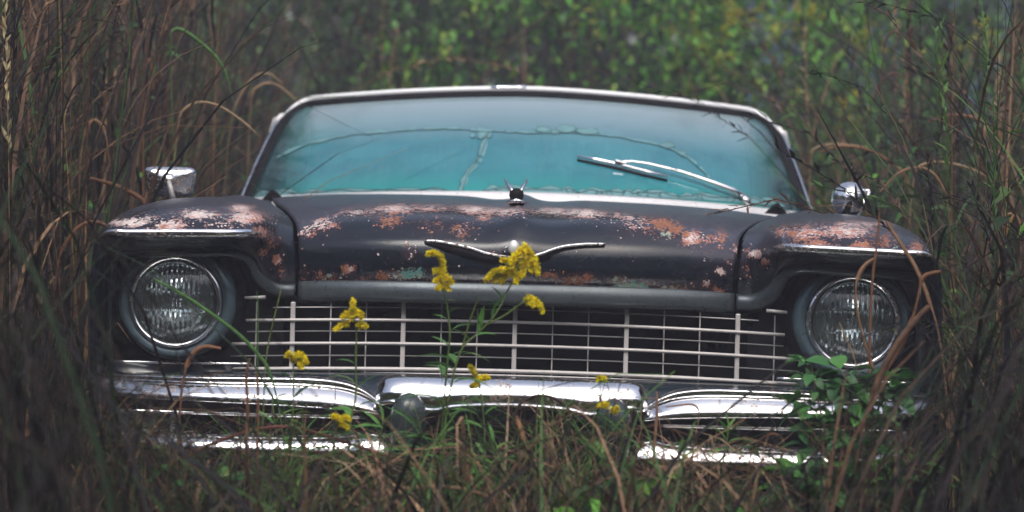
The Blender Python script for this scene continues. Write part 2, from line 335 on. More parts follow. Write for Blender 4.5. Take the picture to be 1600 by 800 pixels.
def wear_paint(me, fender):
    W, T, C = [], [], []
    for v in me.vertices:
        x, y = px_of(v.co); w, t, tw = 0.0, 0.25, 0.05
        front = 1.0 if v.co.y < 0.75 else 0.25
        for bx, by, rx, ry, st, tone in (FBLOBS if fender else BLOBS):
            q = ((x - bx) / rx) ** 2 + ((y - by) / ry) ** 2
            if q < 4 and v.co.y < 0.6:
                k = math.exp(-q * 0.9); w = max(w, st * (1.5 if fender else 1.3) * k); t += tone * k * 3; tw += k * 3; t -= 0 if k < 1e-3 else 0
        if not fender:
            c = interp(x, *CROWN); d = y - c
            k = math.exp(-((d / (10 if d < 0 else 10)) ** 2)) * (1 if v.co.y < 0.62 else 0)
            k *= .84 + .16 * math.sin(x / 23) + .12 * math.sin(x / 9.7 + 1) + .07 * math.sin(x / 4.1 + y / 3); w = max(w, 0.26 * k); t += 0.06 * k * 2.5; tw += k * 2.5
            lo = math.exp(-((y - (438 + 0.0262 * (x - 640))) / 7) ** 2) * (v.co.y < 0.15); w = max(w, (0.12 + .05 * math.sin(x / 17) + .03 * math.sin(x / 6.3)) * lo); t += .5 * lo; tw += lo
            if v.co.y < .25: w = max(w, .006 + .022 * max(0, math.sin(x / 31 + 1) * math.sin(y / 13 + x / 70)))
            ck = min(1, max(0, (c + 6 - y) / 14)) * 0.75 if v.co.y < 1.6 else 0.4
            ck = max(ck, math.exp(-(((x - 1125) / 60) ** 2 + ((y - 375) / 30) ** 2)) * 1.0)
            t += .42 * 3 * math.exp(-(((x - 1125) / 30) ** 2 + ((y - 376) / 16) ** 2)); tw += 3 * math.exp(-(((x - 1125) / 30) ** 2 + ((y - 376) / 16) ** 2))
        else:
            ck = min(1, max(0, (v.co.z - 0.955) / 0.03)) * 0.7
            if v.co.y < .2 and v.co.z > .83: w = max(w, .006 + .022 * max(0, math.sin(x / 31 + 1) * math.sin(y / 13)))
            ck = max(ck, math.exp(-(((x - 1190) / 40) ** 2 + ((y - 372) / 26) ** 2)) * 0.9)
        W.append(w if v.co.y < 1.0 else 0.02); T.append((t) / (tw + 1.0) if tw < 1 else t / (tw + 0.2)); C.append(ck)
    set_attr(me, 'wear', W); set_attr(me, 'tone', T); set_attr(me, 'chalk', C)

# --- hood
HC = [(0, -.055, .842), (0, -.068, .885), (0, -.050, .940), (0, .03, .986), (0, .25, 1.004), (0, .75, 1.010), (0, 1.46, 1.010)]
HS = [(.466, .055, .830), (.468, .045, .872), (.472, .060, .920), (.485, .14, .958), (.53, .40, .981), (.59, .85, .984), (.66, 1.46, .985)]
def hood_pt(u, v):
    a = cat(HC, v * 6); b = cat(HS, v * 6); t = abs(u)
    x = b[0] * t; y = a[1] + (b[1] - a[1]) * t ** 2.2; z = a[2] + (b[2] - a[2]) * (0.35 * t ** 2 + 0.65 * t ** 4.5)
    k = min(1, max(0, (v - 0.22) / 0.25)); z += 0.010 * math.exp(-(x / 0.022) ** 2) * k
    if k > 0: z -= 0.006 * k * math.exp(-((abs(x) - 0.075) / 0.05) ** 2)
    x *= (1 if u >= 0 else -1); z -= 0.007 * (x / 0.6) * max(0, y) / 1.45
    return Vector((x, y, z))
mb = MB(); NU, NV = 121, 90
vs = [(k / (NV - 1)) ** 1.5 for k in range(NV)]
mb.grid([[hood_pt(-1 + 2 * j / (NU - 1), v) for j in range(NU)] for v in vs])
hood = mb.build('hood', M['paint'], car, solid=0.012); wear_paint(hood.data, False)
hood['label'] = 'chalky black hood with flaking paint along its crown and lip'
hood_bvh = BVHTree.FromPolygons([Vector(p) for p in mb.v], mb.f)

# --- fenders: rows from the headlight opening up over the brow and back; columns from the hood seam out and down the side
FS = [
 [(.473, .062, .830), (.475, .052, .872), (.479, .066, .920), (.492, .145, .958), (.537, .40, .978), (.597, .85, .982), (.667, 1.46, .985)],
 [(.513, .045, .832), (.513, .030, .880), (.515, .020, .930), (.525, .10, .968), (.565, .40, .986), (.625, .85, .990), (.690, 1.46, .988)],
 [(.543, .010, .854), (.542, -.02, .895), (.543, -.06, .938), (.552, .02, .977), (.600, .40, .994), (.660, .85, .997), (.720, 1.46, .994)],
 [(.560, -.02, .884), (.560, -.07, .910), (.560, -.12, .9395), (.580, .00, .983), (.630, .40, .999), (.690, .85, 1.0), (.745, 1.46, .997)],
 [(.600, -.05, .900), (.600, -.11, .918), (.600, -.155, .9395), (.620, -.02, .987), (.660, .40, 1.002), (.715, .85, 1.0), (.765, 1.46, .996)],
 [(.685, -.06, .899), (.685, -.125, .916), (.685, -.170, .938), (.700, -.03, .989), (.725, .40, 1.003), (.765, .85, .998), (.800, 1.46, .988)],
 [(.800, -.05, .893), (.800, -.115, .912), (.800, -.165, .9345), (.805, -.02, .979), (.815, .40, .994), (.840, .85, .985), (.860, 1.46, .970)],
 [(.852, -.03, .884), (.855, -.10, .908), (.857, -.15, .931), (.866, .00, .955), (.880, .40, .966), (.900, .85, .955), (.912, 1.46, .940)],
 [(.868, .000, .845), (.876, -.06, .868), (.884, -.10, .886), (.893, .03, .902), (.912, .40, .908), (.930, .85, .900), (.942, 1.46, .890)],
 [(.872, .020, .700), (.882, -.03, .720), (.892, -.06, .722), (.902, .05, .740), (.928, .40, .750), (.945, .85, .750), (.957, 1.46, .750)],
 [(.868, .040, .500), (.878, .000, .500), (.888, -.02, .500), (.898, .07, .500), (.924, .40, .460), (.941, .85, .420), (.952, 1.46, .400)],
]
def fender_pt(sg, u, v):
    """u 0..10 columns, v 0..6 rows"""
    cols = [cat(c, v) for c in FS]
    p = cat([tuple(c) for c in cols], u); return Vector((sg * p[0], p[1], p[2]))
fus = sorted(set(list(np.linspace(0, 8, 97)) + list(np.linspace(8, 10, 13)))); fvs = [6 * (k / 63) ** 1.35 for k in range(64)]
fender_bvh = {}
fender_obj = {}
for sg in (-1, 1):
    mb = MB(); rows = [[fender_pt(sg, u, v) for u in fus] for v in fvs]
    mb.grid(rows); f = mb.build('fender', M['paint'], car, solid=(0.010 if sg > 0 else -0.010)); wear_paint(f.data, True)
    fender_bvh[sg] = BVHTree.FromPolygons([Vector(p) for p in mb.v], mb.f); fender_obj[sg] = f
    # chrome strip along the brow
    pts = [fender_pt(sg, u, 2.0) + Vector((0, -.004, .0)) for u in np.linspace(1.9, 7.3, 50)]
    st = MB(); n = len(pts); st.tube(pts, [.0085 * min(1, 0.25 + 4 * min(k, n - 1 - k) / n) for k in range(n)], 10, sx=0.7)
    st.build('brow_trim', M['wornchrome' if sg > 0 else 'chrome'], f)
    # rolled moulding round the headlight opening
    us = np.concatenate([np.linspace(0, 4, 40), np.linspace(4.1, 7, 20), np.linspace(7.1, 10, 16)])
    C0 = Vector((sg * .70, 0, .74)); rws = [[], [], [], [], []]
    for u in us:
        a = fender_pt(sg, u, 0.0); inn = Vector((C0.x - a.x, 0, C0.z - a.z))
        t = (fender_pt(sg, min(10, u + .05), 0) - fender_pt(sg, max(0, u - .05), 0)); nrm = Vector((-t.z, 0, t.x)).normalized()
        if nrm.dot(inn) < 0: nrm = -nrm
        wd = interp(u, [0, 1, 2.2, 4, 10], [.034, .034, .027, .015, .012])
        for k, (o_, dy) in enumerate(((0, .003), (.15, -.006), (.55, -.010), (.9, -.004), (1.0, .02))):
            rws[k].append(a + nrm * wd * o_ + Vector((0, dy, 0)))
    mo = MB(); mo.grid(rws); mo.build('headlight_moulding', M['dull'], f, solid=0.004)
    # cap where fender and hood part at the rear, and the rubber flap standing there
    fl = MB(); b = Vector((sg * .655, 1.44, .992))
    rr = [[b + Vector((sg * q, .02 * q, 0.02 * h + (0.006 if abs(q) < .02 else 0))) for q in (-.03, 0, .03)] for h in (0, 1)]
    fl.add([b + Vector((-.03 * sg, 0, -.006)), b + Vector((.035 * sg, .0, -.01)), b + Vector((.006 * sg, -.005, .022)), b + Vector((-.008 * sg, .0, .018)), b + Vector((0, .02, -.008))],
           [(0, 1, 2, 3), (1, 4, 2), (0, 3, 4), (3, 2, 4)], False)
    fl.build('hinge_flap', M['rubber'], f)

# --- lip under the hood
mb = MB(); rws = [[] for _ in range(6)]
for j in range(81):
    u = -1 + 2 * j / 80; a = hood_pt(u, 0.0)
    for k, (dz, dy) in enumerate(((.002, .006), (-.001, -.008), (-.016, -.006), (-.028, -.012), (-.036, -.006), (-.040, .03))):
        rws[k].append(a + Vector((0, dy, dz)))
mb.grid(rws); mb.build('hood_lip', M['dull'], car, solid=0.004)

# --- bird emblem on the hood
def on_hood(px, py, off=.004):
    loc, nor = ray_to(hood_bvh, px, py); return loc + nor * off
em = empty('hood_emblem'); em.parent = car
for name, keys in (('wing', [(664, 379), (682, 379), (705, 383), (735, 389), (758, 396), (780, 400), (800, 402)]), ('wing', [(945, 384), (925, 384), (900, 385), (872, 389), (850, 396), (830, 401), (806, 402)])):
    pts = [on_hood(x, y, .007) for x, y in [tuple(q) for q in smooth_path([(a, b, 0) for a, b in keys], 24) for q in [(q[0], q[1])]]]
    w = MB(); n = len(pts); w.tube(pts, [.0031 * (0.55 + 0.6 * math.sin(math.pi * min(1, (k + 2) / n)) ** .5) for k in range(n)], 8)
    w.build(name, M['wornchrome'], em)
    pl = MB(); r1, r2 = [], []
    for k, (p, q) in enumerate(zip(pts, pts)):
        t = k / (n - 1); dpt = 0.004 + 0.018 * math.sin(math.pi * min(1, t * 1.05)) ** 0.8
        r1.append(p + Vector((0, .003, -.002))); r2.append(p + Vector((0, .004 - dpt * .05, -dpt)))
    pl.grid([r1, r2]); pl.build('feather_recess', M['rubber'], em, solid=0.003)
hd = MB(); c = on_hood(803, 388, .006)
hd.lathe(c + Vector((0, 0, -.012)), [(.002, -.002), (.009, 0), (.012, .006), (.012, .014), (.009, .022), (.004, .027), (.0005, .028)], 14, axis=Vector((0, -.15, 1)), up=Vector((0, 1, 0)))
hd.build('bird_head', M['white'], em)
hb = MB(); c = on_hood(794, 390, .003); hb.tube([c + Vector((-.004, 0, .006)), c + Vector((-.008, -.003, .0)), c + Vector((-.004, -.003, -.008))], [.003, .0045, .002], 8); hb.build('bird_beak', M['wornchrome'], em)

# --- hood ornament: a dark block with two chrome prongs
orn = empty('hood_ornament'); orn.parent = car
c = car_at(807, 306, .16)
b = MB(); b.lathe(c + Vector((0, 0, -.020)), [(.001, -.003), (.014, -.002), (.019, .004), (.013, .012), (.016, .020), (.015, .030), (.006, .036), (.0005, .037)], 18, axis=Vector((0, 0, 1)), up=Vector((0, 1, 0))); b.build('ornament_base', M['rubber'], orn)
for s_, tip in ((-1, (789.5, 281)), (1, (824, 281))):
    b = MB(); t = car_at(tip[0], tip[1], .20); b.tube([c + Vector((s_ * .006, 0, .004)), (c + t) / 2 + Vector((s_ * .001, 0, 0)), t], [.0050, .0042, .0028], 8); b.build('prong', M['brightchrome'], orn)
b = MB(); b.tube([c + Vector((-.020, -.01, -.016)), c + Vector((0, -.018, -.010)), c + Vector((.022, -.01, -.014))], [.003, .006, .003], 8); b.build('ornament_wing', M['wornchrome'], orn)

# --- headlights
for sg, cx, cy in ((-1, 275.5, 470.5), (1, 1332, 502)):
    h = empty('headlight'); h.parent = car; c = car_at(cx, cy, -.01)
    ax = Vector((sg * 0.02, -1, 0.02))
    b = MB(); b.lathe(c, [(.1015, .010), (.110, .016), (.119, .010), (.1245, -.006), (.126, -.03), (.1265, -.07)], 72, ax); bz = b.build('bezel', M['bezel'], h)
    b = MB(); b.lathe(c, [(.0985, .0), (.1045, -.012), (.1105, -.010), (.1115, .004)], 64, ax); b.build('bezel_groove', M['rubber'], h)
    b = MB(); b.lathe(c, [(.089, .016), (.092, .022), (.0965, .021), (.1005, .012), (.1015, -.006)], 64, ax); b.build('retaining_ring', M['chrome'], h)
    # lens: smooth outside, upright flutes moulded on the inside
    b = MB(); a = ax.normalized(); r_ = a.cross(Vector((0, 0, 1))).normalized(); u_ = r_.cross(a); G = 144
    def shell(inner):
        rows = []
        for i in range(37):
            r = .0905 * (i / 36 + 1e-4); row = []
            for k in range(G):
                th = 2 * math.pi * k / G; x, z = r * math.cos(th), r * math.sin(th); d_ = .012 + .020 * (1 - (r / .0905) ** 2)
                if inner and r < .086:
                    blk = 1.0 if abs(z) < .022 else (.75 if z < 0 else .5); d_ -= .006 + .0022 * blk * (abs(((x / .0105) % 1) - .5) * 4 - 1) + (.0016 if abs(abs(z) - .022) < .0022 else 0)
                elif inner: d_ -= .004
                row.append(c + r_ * x + u_ * z + a * d_)
            rows.append(row)
        return rows
    so, si = shell(False), shell(True); b.grid(so + si[::-1], closed_u=True); b.build('lens', M['lens'], h)
    b = MB(); b.lathe(c, [(.090, .008), (.082, -.012), (.062, -.032), (.036, -.046), (.014, -.051), (.001, -.052)], 48, ax); b.build('reflector', M['reflector'], h)
    b = MB(); b.lathe(c + Vector((0, .028, 0)), [(.001, .03), (.011, .027), (.015, .012), (.012, -.01)], 18, ax); b.build('bulb_shield', M['wornchrome'], h)
    # dark bucket panel behind the light
    b = MB(); b.grid([[Vector((sg * x, .085, z)) for x in np.linspace(.50, .885, 8)] for z in np.linspace(.50, .905, 8)]); b.build('bucket_panel', M['dark'], h, solid=.004)
    b = MB(); b.lathe(c, [(.127, -.02), (.135, -.06), (.14, -.097)], 48, ax); b.build('bucket_collar', M['dark'], h)

# --- grille: every bar its own piece
gr = empty('grille'); gr.parent = car
gz = lambda x, z: z - 0.0135 * (x / .57) ** 2 * 1.0
gy = lambda x: -.005 + .045 * (x / .6) ** 2
def hbar(z, r, x0, x1, dy, name='grille_bar', mat='bar'):
    b = MB(); pts = [Vector((x, gy(x) + dy, gz(x, z))) for x in np.linspace(x0, x1, 40)]
    b.tube(pts, r, 6, sx=1.6); b.build(name, M[mat], gr)
for z, a in ((.7625, .575), (.7125, .605), (.6585, .62)): hbar(z,   .0039 if z > .66 else .0047, -a, a, -.008)
for z, a in ((.7885, .52), (.7375, .575), (.6855, .61)): hbar(z, .0015, -a, a, .012, 'grille_wire')
hbar(.6495, .0020, -.62, .62, -.012)
for k in range(-2, 3):
    x = k * .2375; b = MB(); b.box((x, gy(x) - .002, gz(x, .726)), (.0100, .012, .150)); b.build('grille_post', M['bar'], gr, bevel=.002)
for k in range(-3, 3):
    for q in (.0805, .157):
        x = k * .2375 + q
        if abs(x) > .60: continue
        b = MB(); b.box((x, gy(x) + .014, gz(x, .726)), (.0026, .005, .150)); b.build('grille_wire', M['bar'], gr)
for sg in (-1, 1):
    b = MB(); b.tube([Vector((sg * .535, .02, .800)), Vector((sg * .579, .022, .797))], .0042, 6, sx=1.5); b.build('grille_bar', M['bar'], gr)
b = MB(); b.grid([[Vector((x, .17, z)) for x in np.linspace(-.62, .62, 12)] for z in np.linspace(.42, .86, 6)]); b.build('radiator_panel', M['dark'], gr, solid=.01)
# --- pan between grille and bumper, and the valance beside it
mb = MB(); rows = []
for y, z in ((.10, .640), (.02, .646), (-.06, .645), (-.14, .636), (-.18, .60), (-.17, .44)):
    rows.append([Vector((x, y + .10 * (abs(x) / .88) ** 3, gz(x * .8, z))) for x in np.linspace(-.88, .88, 61)])
mb.grid(rows); mb.build('gravel_pan', M['pan'], car, solid=.004)
for sg in (-1, 1):
    b = MB(); b.tube([Vector((sg * x, -.02 + .05 * x, .664 - .012 * x)) for x in np.linspace(.56, .86, 12)], .004, 6, sx=1.5); b.build('valance_trim', M['chrome'], car)
    b = MB(); b.grid([[Vector((sg * x, .05 - .03 * (x > .6), z)) for x in np.linspace(.56, .885, 6)] for z in (.50, .60, .655)]); b.build('valance', M['pan'], car, solid=.004)

# --- bumper
bump = empty('front_bumper'); bump.parent = car
def zpx(py, y): return CAMZ - (py - HOR) / s_at(y)
def bar_loft(stations, prof, name, mat, parent=bump, close=True):
    """stations: (x, y_front, z_bottom, z_top); prof: (depth back, height fraction)"""
    ks = smooth_path([(s[0], s[1], s[2]) for s in stations], 60); kt = smooth_path([(s[3], 0, 0) for s in stations], 60)
    rows = []
    for p, q in zip(ks, kt):
        h = q.x - p.z; row = []
        for d_, f_ in prof: row.append(Vector((p.x, p.y + d_ * (0.35 + 0.65 * min(1, h / .045)), p.z + h * f_)))
        rows.append(row)
    b = MB(); b.grid(rows); n = len(prof)
    if close:
        b.f.append(tuple(range(n))); b.f.append(tuple(range(len(b.v) - n, len(b.v)))[::-1]); b.sm += [False, False]
    return b.build(name, M[mat], parent)
P_UP = [(.07, 1.0), (.036, 1.01), (.022, .99), (.017, .93), (.021, .86), (.027, .81), (.020, .73), (.008, .55), (-.002, .36), (-.008, .18), (-.006, .07), (.005, .0), (.03, -.02), (.07, 0)]
P_LO = [(.06, 1.0), (.028, 1.0), (.014, .90), (.002, .64), (-.007, .36), (-.008, .16), (.0, .03), (.02, -.02), (.06, .0)]
P_CE = [(.07, 1.0), (.034, 1.0), (.016, .95), (.004, .76), (-.006, .52), (-.010, .32), (-.004, .25), (-.014, .16), (-.012, .06), (.004, -.01), (.03, -.02), (.07, .0)]
for sg in (-1, 1):
    Z = lambda py, y=-.25: zpx(py, y)
    st = [(sg * .262, -.245, Z(654), Z(646)), (sg * .275, -.25, Z(653), Z(632)), (sg * .305, -.255, Z(650), Z(616)), (sg * .345, -.255, Z(648), Z(605)), (sg * .41, -.252, Z(646), Z(600)), (sg * .52, -.245, Z(644), Z(601)),
          (sg * .66, -.225, Z(643), Z(604)), (sg * .78, -.18, Z(643), Z(606)), (sg * .855, -.12, Z(643), Z(608)), (sg * .905, -.02, Z(643), Z(612)), (sg * .925, .12, Z(642), Z(614)), (sg * .935, .30, Z(641), Z(616))]
    bar_loft(st, P_UP, 'bumper_bar', 'chrome')
    st = [(sg * .222, -.245, Z(722), Z(716)), (sg * .235, -.255, Z(724), Z(698)), (sg * .26, -.262, Z(724), Z(684)), (sg * .295, -.262, Z(723), Z(680)), (sg * .335, -.255, Z(724), Z(684)), (sg * .42, -.25, Z(724), Z(688)), (sg * .56, -.24, Z(724), Z(690)),
          (sg * .70, -.21, Z(722), Z(692)), (sg * .82, -.13, Z(719), Z(694)), (sg * .87, -.03, Z(717), Z(700)), (sg * .90, .15, Z(717), Z(700))]
    bar_loft(st, P_LO, 'bumper_bar', 'chrome')
    b = MB(); b.tube([Vector((sg * x, -.205 + .12 * max(0, x - .5) ** 1.5, .568)) for x in np.linspace(.30, .80, 20)], .0042, 6); b.build('bumper_trim', M['chrome'], bump)
    b = MB(); b.grid([[Vector((sg * x, -.16 + .22 * max(0, x - .5) ** 1.5, z)) for x in np.linspace(.20, .88, 14)] for z in (.47, .53, .60)]); b.build('bumper_recess', M['dark'], bump, solid=.006)
    # parking lamp in the recess
    pk = MB(); pk.box((sg * .765, -.125, .548), (.115, .03, .036)); pko = pk.build('parking_lamp', M['lamp'], bump, bevel=.006)
    pk = MB(); pk.box((sg * .704, -.152, .548), (.009, .03, .040)); pk.build('lamp_end', M['bar'], bump, bevel=.002)
    # round-topped guard
    g = MB(); gx = sg * .208
    g.lathe(Vector((gx, -.272, .556)), [(.030, -.055), (.036, -.03), (.039, .01), (.037, .035), (.030, .055), (.017, .068), (.001, .073)], 28, axis=Vector((0, -.16, 1)), up=Vector((0, 1, 0))); g.build('bumper_guard', M['guard'], bump)
Z = lambda py: zpx(py, -.27)
st = [(-.279, -.232, Z(634), Z(620)), (-.276, -.242, Z(638), Z(609)), (-.264, -.258, Z(640), Z(599)), (-.235, -.268, Z(638), Z(594)), (-.165, -.27, Z(652), Z(593)), (-.11, -.274, Z(643), Z(593)), (0, -.278, Z(638), Z(592)), (.11, -.274, Z(643), Z(593)), (.165, -.27, Z(652), Z(593)), (.235, -.268, Z(638), Z(594)), (.264, -.258, Z(640), Z(599)), (.276, -.242, Z(638), Z(609)), (.279, -.232, Z(634), Z(620))]
bar_loft(st, P_CE, 'bumper_bar', 'chrome')
for sg in (-1, 1):
    b = MB(); b.box((sg * .5, .0, .55), (.05, .30, .05)); b.build('bumper_bracket', M['dark'], bump)

# --- windscreen
def screen_pt(u, v):
    t = abs(u); vm = 1.0
    if t > .905: q = min(1.0, (t - .905) / .095); vm = 1 - .165 * (1 - math.sqrt(max(0, 1 - q * q)))
    v = v * vm; tt = min(t, 1.03)
    bo = Vector((.772 * u, 1.56 + .40 * tt ** 2.6, 1.016 - .041 * tt ** 2)); to = Vector((.704 * u, 2.26 + .22 * tt ** 2.6, 1.292 - .046 * tt ** 1.6))
    p = bo + (to - bo) * v; p.y -= .05 * math.sin(math.pi * min(1, max(0, v))); return p
ws = empty('windscreen'); ws.parent = car
mb = MB(); NU, NV = 97, 41; us = [math.sin(k * math.pi / 2) for k in np.linspace(-1, 1, NU)]
mb.grid([[screen_pt(u, v) for u in us] for v in np.linspace(0, 1, NV)])
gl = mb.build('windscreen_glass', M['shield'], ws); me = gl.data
gl['label'] = 'milky teal laminated glass with peeling seams'
hz, tn, gn = [], [], []
for v in me.vertices:
    i = v.index; vv = (i // NU) / (NV - 1); u = us[i % NU]
    e = abs(u); hz.append(0.97 * (1 - max(0, (e - .86 + .10 * (1 - vv)) / .13) ** 1.0 * .80) if e > .76 else 0.97)
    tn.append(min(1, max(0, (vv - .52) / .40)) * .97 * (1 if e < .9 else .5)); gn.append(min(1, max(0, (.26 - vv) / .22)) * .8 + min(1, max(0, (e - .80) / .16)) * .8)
set_attr(me, 'veil', np.clip(hz, .12, 1)); set_attr(me, 'tint', tn); set_attr(me, 'green', np.clip(gn, 0, 1))  # tint holds the sky reflection painted along the top
screen_bvh = BVHTree.FromPolygons([Vector(p) for p in mb.v], mb.f)
def outline(du, dv, n=160):
    pts = [screen_pt(-1 - du, v) for v in np.linspace(-.02, 1 + dv, 40)] + [screen_pt(u, 1 + dv) for u in [math.sin(k * math.pi / 2) * (1 + du) for k in np.linspace(-1, 1, 90)]][1:-1] + [screen_pt(1 + du, v) for v in np.linspace(1 + dv, -.02, 40)]
    return pts
b = MB(); b.tube([p + Vector((0, -.002, 0)) for p in outline(.006, .012)], .0130, 8, caps=True); b.build('gasket', M['rubber'], ws)
b = MB(); b.tube([p + Vector((0, .006, .005)) for p in outline(.028, .066)][38:-38], .0086, 10); b.build('header_trim', M['header'], ws)
for sg, sl in ((-1, slice(0, 40)), (1, slice(-40, None))):
    pts = outline(.028, .04)[sl]; b = MB(); b.tube([p + Vector((sg * .006, .008, 0)) for p in pts], .0055, 8); b.build('pillar_trim', M['brightchrome'], ws)
    tip = pts[-1] if sg < 0 else pts[0]
    b = MB(); b.tube([tip + Vector((-sg * .006, .004, .010)), tip + Vector((sg * .012, .008, -.002)), tip + Vector((sg * .022, .012, -.035)), tip + Vector((sg * .028, .016, -.065))], [.006, .011, .010, .004], 8); b.build('drip_rail_end', M['white'], ws)
b = MB(); j = outline(.028, .066)[79:84]; b.tube([p + Vector((0, .006, .007)) for p in j], .0092, 10); b.build('trim_joint', M['brightchrome'], ws)
# cowl: bright strip along the foot of the glass
b = MB(); rows = []
for dy, dz in ((.012, .006), (-.008, .002), (-.018, -.016), (-.03, -.03), (-.085, -.05)):
    rows.append([screen_pt(u, 0) + Vector((0, dy, dz)) for u in np.linspace(-1, 1, 60)])
b.grid(rows); b.build('cowl_strip', M['white'], ws, solid=.003)
b = MB(); c = screen_pt(.26, 0) + Vector((0, -.035, -.018)); b.add([c + Vector((-.03, 0, -.005)), c + Vector((.03, 0, -.005)), c + Vector((.0, -.012, .010)), c + Vector((0, .03, -.004))], [(0, 1, 2), (1, 3, 2), (0, 2, 3)], False); b.build('washer_nozzle', M['rubber'], ws)

# peeling seams in the glass: pale film strips with a dark crack line, laid on the surface
def on_glass(px, py, off=.0015):
    loc, nor = ray_to(screen_bvh, px, py)
    return None if loc is None else loc + nor * off
def jitter(keys, n, amp, seed):
    r = np.random.default_rng(seed); ks = smooth_path([(a, b, 0) for a, b in keys], n)
    w = np.cumsum(r.normal(0, amp, n)); w -= np.linspace(w[0], w[-1], n); return [(p.x, p.y + q * .6 + r.normal(0, amp * .4)) for p, q in zip(ks, w)]
def film(keys, n, wid, seed, name='peeling_film', line=True, wvar=.9):
    pts = jitter(keys, n, .35, seed); r = np.random.default_rng(seed + 5); b = MB(); r1, r2 = [], []; crack = []
    ww = wid * (1 + wvar * np.convolve(r.normal(0, 1, n), np.ones(3) / 3, 'same'))
    for k, (x, y) in enumerate(pts):
        x2, y2 = pts[min(k + 1, n - 1)]; x1, y1 = pts[max(k - 1, 0)]; L = math.hypot(x2 - x1, y2 - y1) or 1; nx, ny = -(y2 - y1) / L, (x2 - x1) / L
        h = max(.5, ww[k]) * (1 if 0 < k < n - 1 else .2)
        a, c = on_glass(x + nx * h, y + ny * h), on_glass(x - nx * h, y - ny * h)
        if a is None or c is None: continue
        r1.append(a); r2.append(c); crack.append((x + nx * h, y + ny * h))
    if len(r1) > 2:
        cuts = [0] + sorted(int(q) for q in r.uniform(4, len(r1) - 4, max(1, n // 16))) + [len(r1)]
        for a_, z_ in zip(cuts[:-1], cuts[1:]):
            if z_ - a_ > 2: b = MB(); b.grid([r1[a_:z_ - 1], r2[a_:z_ - 1]]) if z_ - a_ > 3 else None; b.v and b.build(name, M['crack'], ws)
        if line:
            for off in (1,):
                c = MB(); pp = [p + Vector((0, -.0012, 0)) for p in (r1 if off > 0 else r2)]; c.tube(pp, .00055 if off < 0 else .0009, 4, caps=False); c.build('crack_line', M['crackline'], ws)
film([(432, 247), (470, 229), (520, 216), (580, 208), (640, 203), (700, 201), (745, 204), (790, 206)], 70, 1.3, 1)
film([(790, 207), (830, 208), (880, 208), (940, 212), (990, 219), (1040, 230), (1075, 247), (1098, 266), (1110, 282)], 70, 1.5, 2)
film([(764, 208), (757, 225), (752, 243), (746, 256), (733, 268), (724, 285), (718, 301)], 44, 4.2, 3, wvar=.35)
film([(764, 208), (758, 226), (751, 245), (742, 259), (732, 272), (722, 300)], 30, .5, 4, line=True)
film([(735, 214), (752, 210), (770, 212)], 12, 4.5, 8)
for k, (x, y, w, h) in enumerate([(848, 203, 12, 5), (885, 202, 16, 6), (918, 206, 18, 5), (1043, 228, 12, 5), (868, 207, 7, 4), (1065, 240, 6, 4)]):
    b = MB(); r = np.random.default_rng(40 + k); n = 18; ring = []
    for q in range(n):
        th = 2 * math.pi * q / n; p = on_glass(x + math.cos(th) * w * r.uniform(.8, 1.1), y + math.sin(th) * h * r.uniform(.75, 1.15), .0022); ring.append(p)
    b.add(ring, [tuple(range(n))]); b.build('peeling_film', M['crack'], ws)
    c = MB(); c.tube(ring + ring[:1], .0006, 4, caps=False); c.build('crack_line', M['crackline'], ws)
# scalloped film along the foot of the glass
def foot(px): return interp(px, [390, 480, 600, 720, 800, 900, 1000, 1100, 1200, 1250], [308, 304, 301.5, 301, 301.5, 304, 307, 312, 319, 327])
def foot_film(x0, x1, hgt, seed, lobes):
    r = np.random.default_rng(seed); xs = np.linspace(x0, x1, int((x1 - x0) / 3)); r1, r2, top = [], [], []
    for x in xs:
        ph = (x - x0) / (x1 - x0) * lobes; h = hgt * (.55 + .45 * abs(math.sin(math.pi * ph + 1.1 * math.sin(ph * 1.7)))) * min(1, (x - x0 + 6) / 20, (x1 - x + 6) / 20) + r.uniform(0, .8)
        a, c = on_glass(x, foot(x) - 1 + 2), on_glass(x, foot(x) - h)
        if a is None or c is None: continue
        r1.append(a); r2.append(c)
        d = on_glass(x, foot(x) - h * .55 + 1.5 * math.sin(ph * 5), .0025)
        top.append(d if d is not None else c)
    b = MB(); b.grid([r1, r2]); b.build('peeling_film', M['crack'], ws)
    for pp, rad in ((r2, .0005), (top, .0008)):
        c = MB(); c.tube([p + Vector((0, -.001, 0)) for p in pp], rad, 4, caps=False); c.build('crack_line', M['crackline'], ws)
    for _ in range(int(lobes * 1.2)):
        x = r.uniform(x0 + 5, x1 - 5); q = [on_glass(x + r.uniform(-2, 2) * k, foot(x) - hgt * .6 * (1 - k / 3), .0025) for k in range(4)]
        if all(p is not None for p in q):
            c = MB(); c.tube(q, .0009, 4, caps=False); c.build('crack_line', M['crackline'], ws)
foot_film(470, 705, 7, 60, 4); foot_film(755, 905, 12, 61, 4); foot_film(900, 1060, 11, 62, 7); foot_film(1060, 1225, 10, 63, 5); foot_film(398, 470, 9, 64, 2)

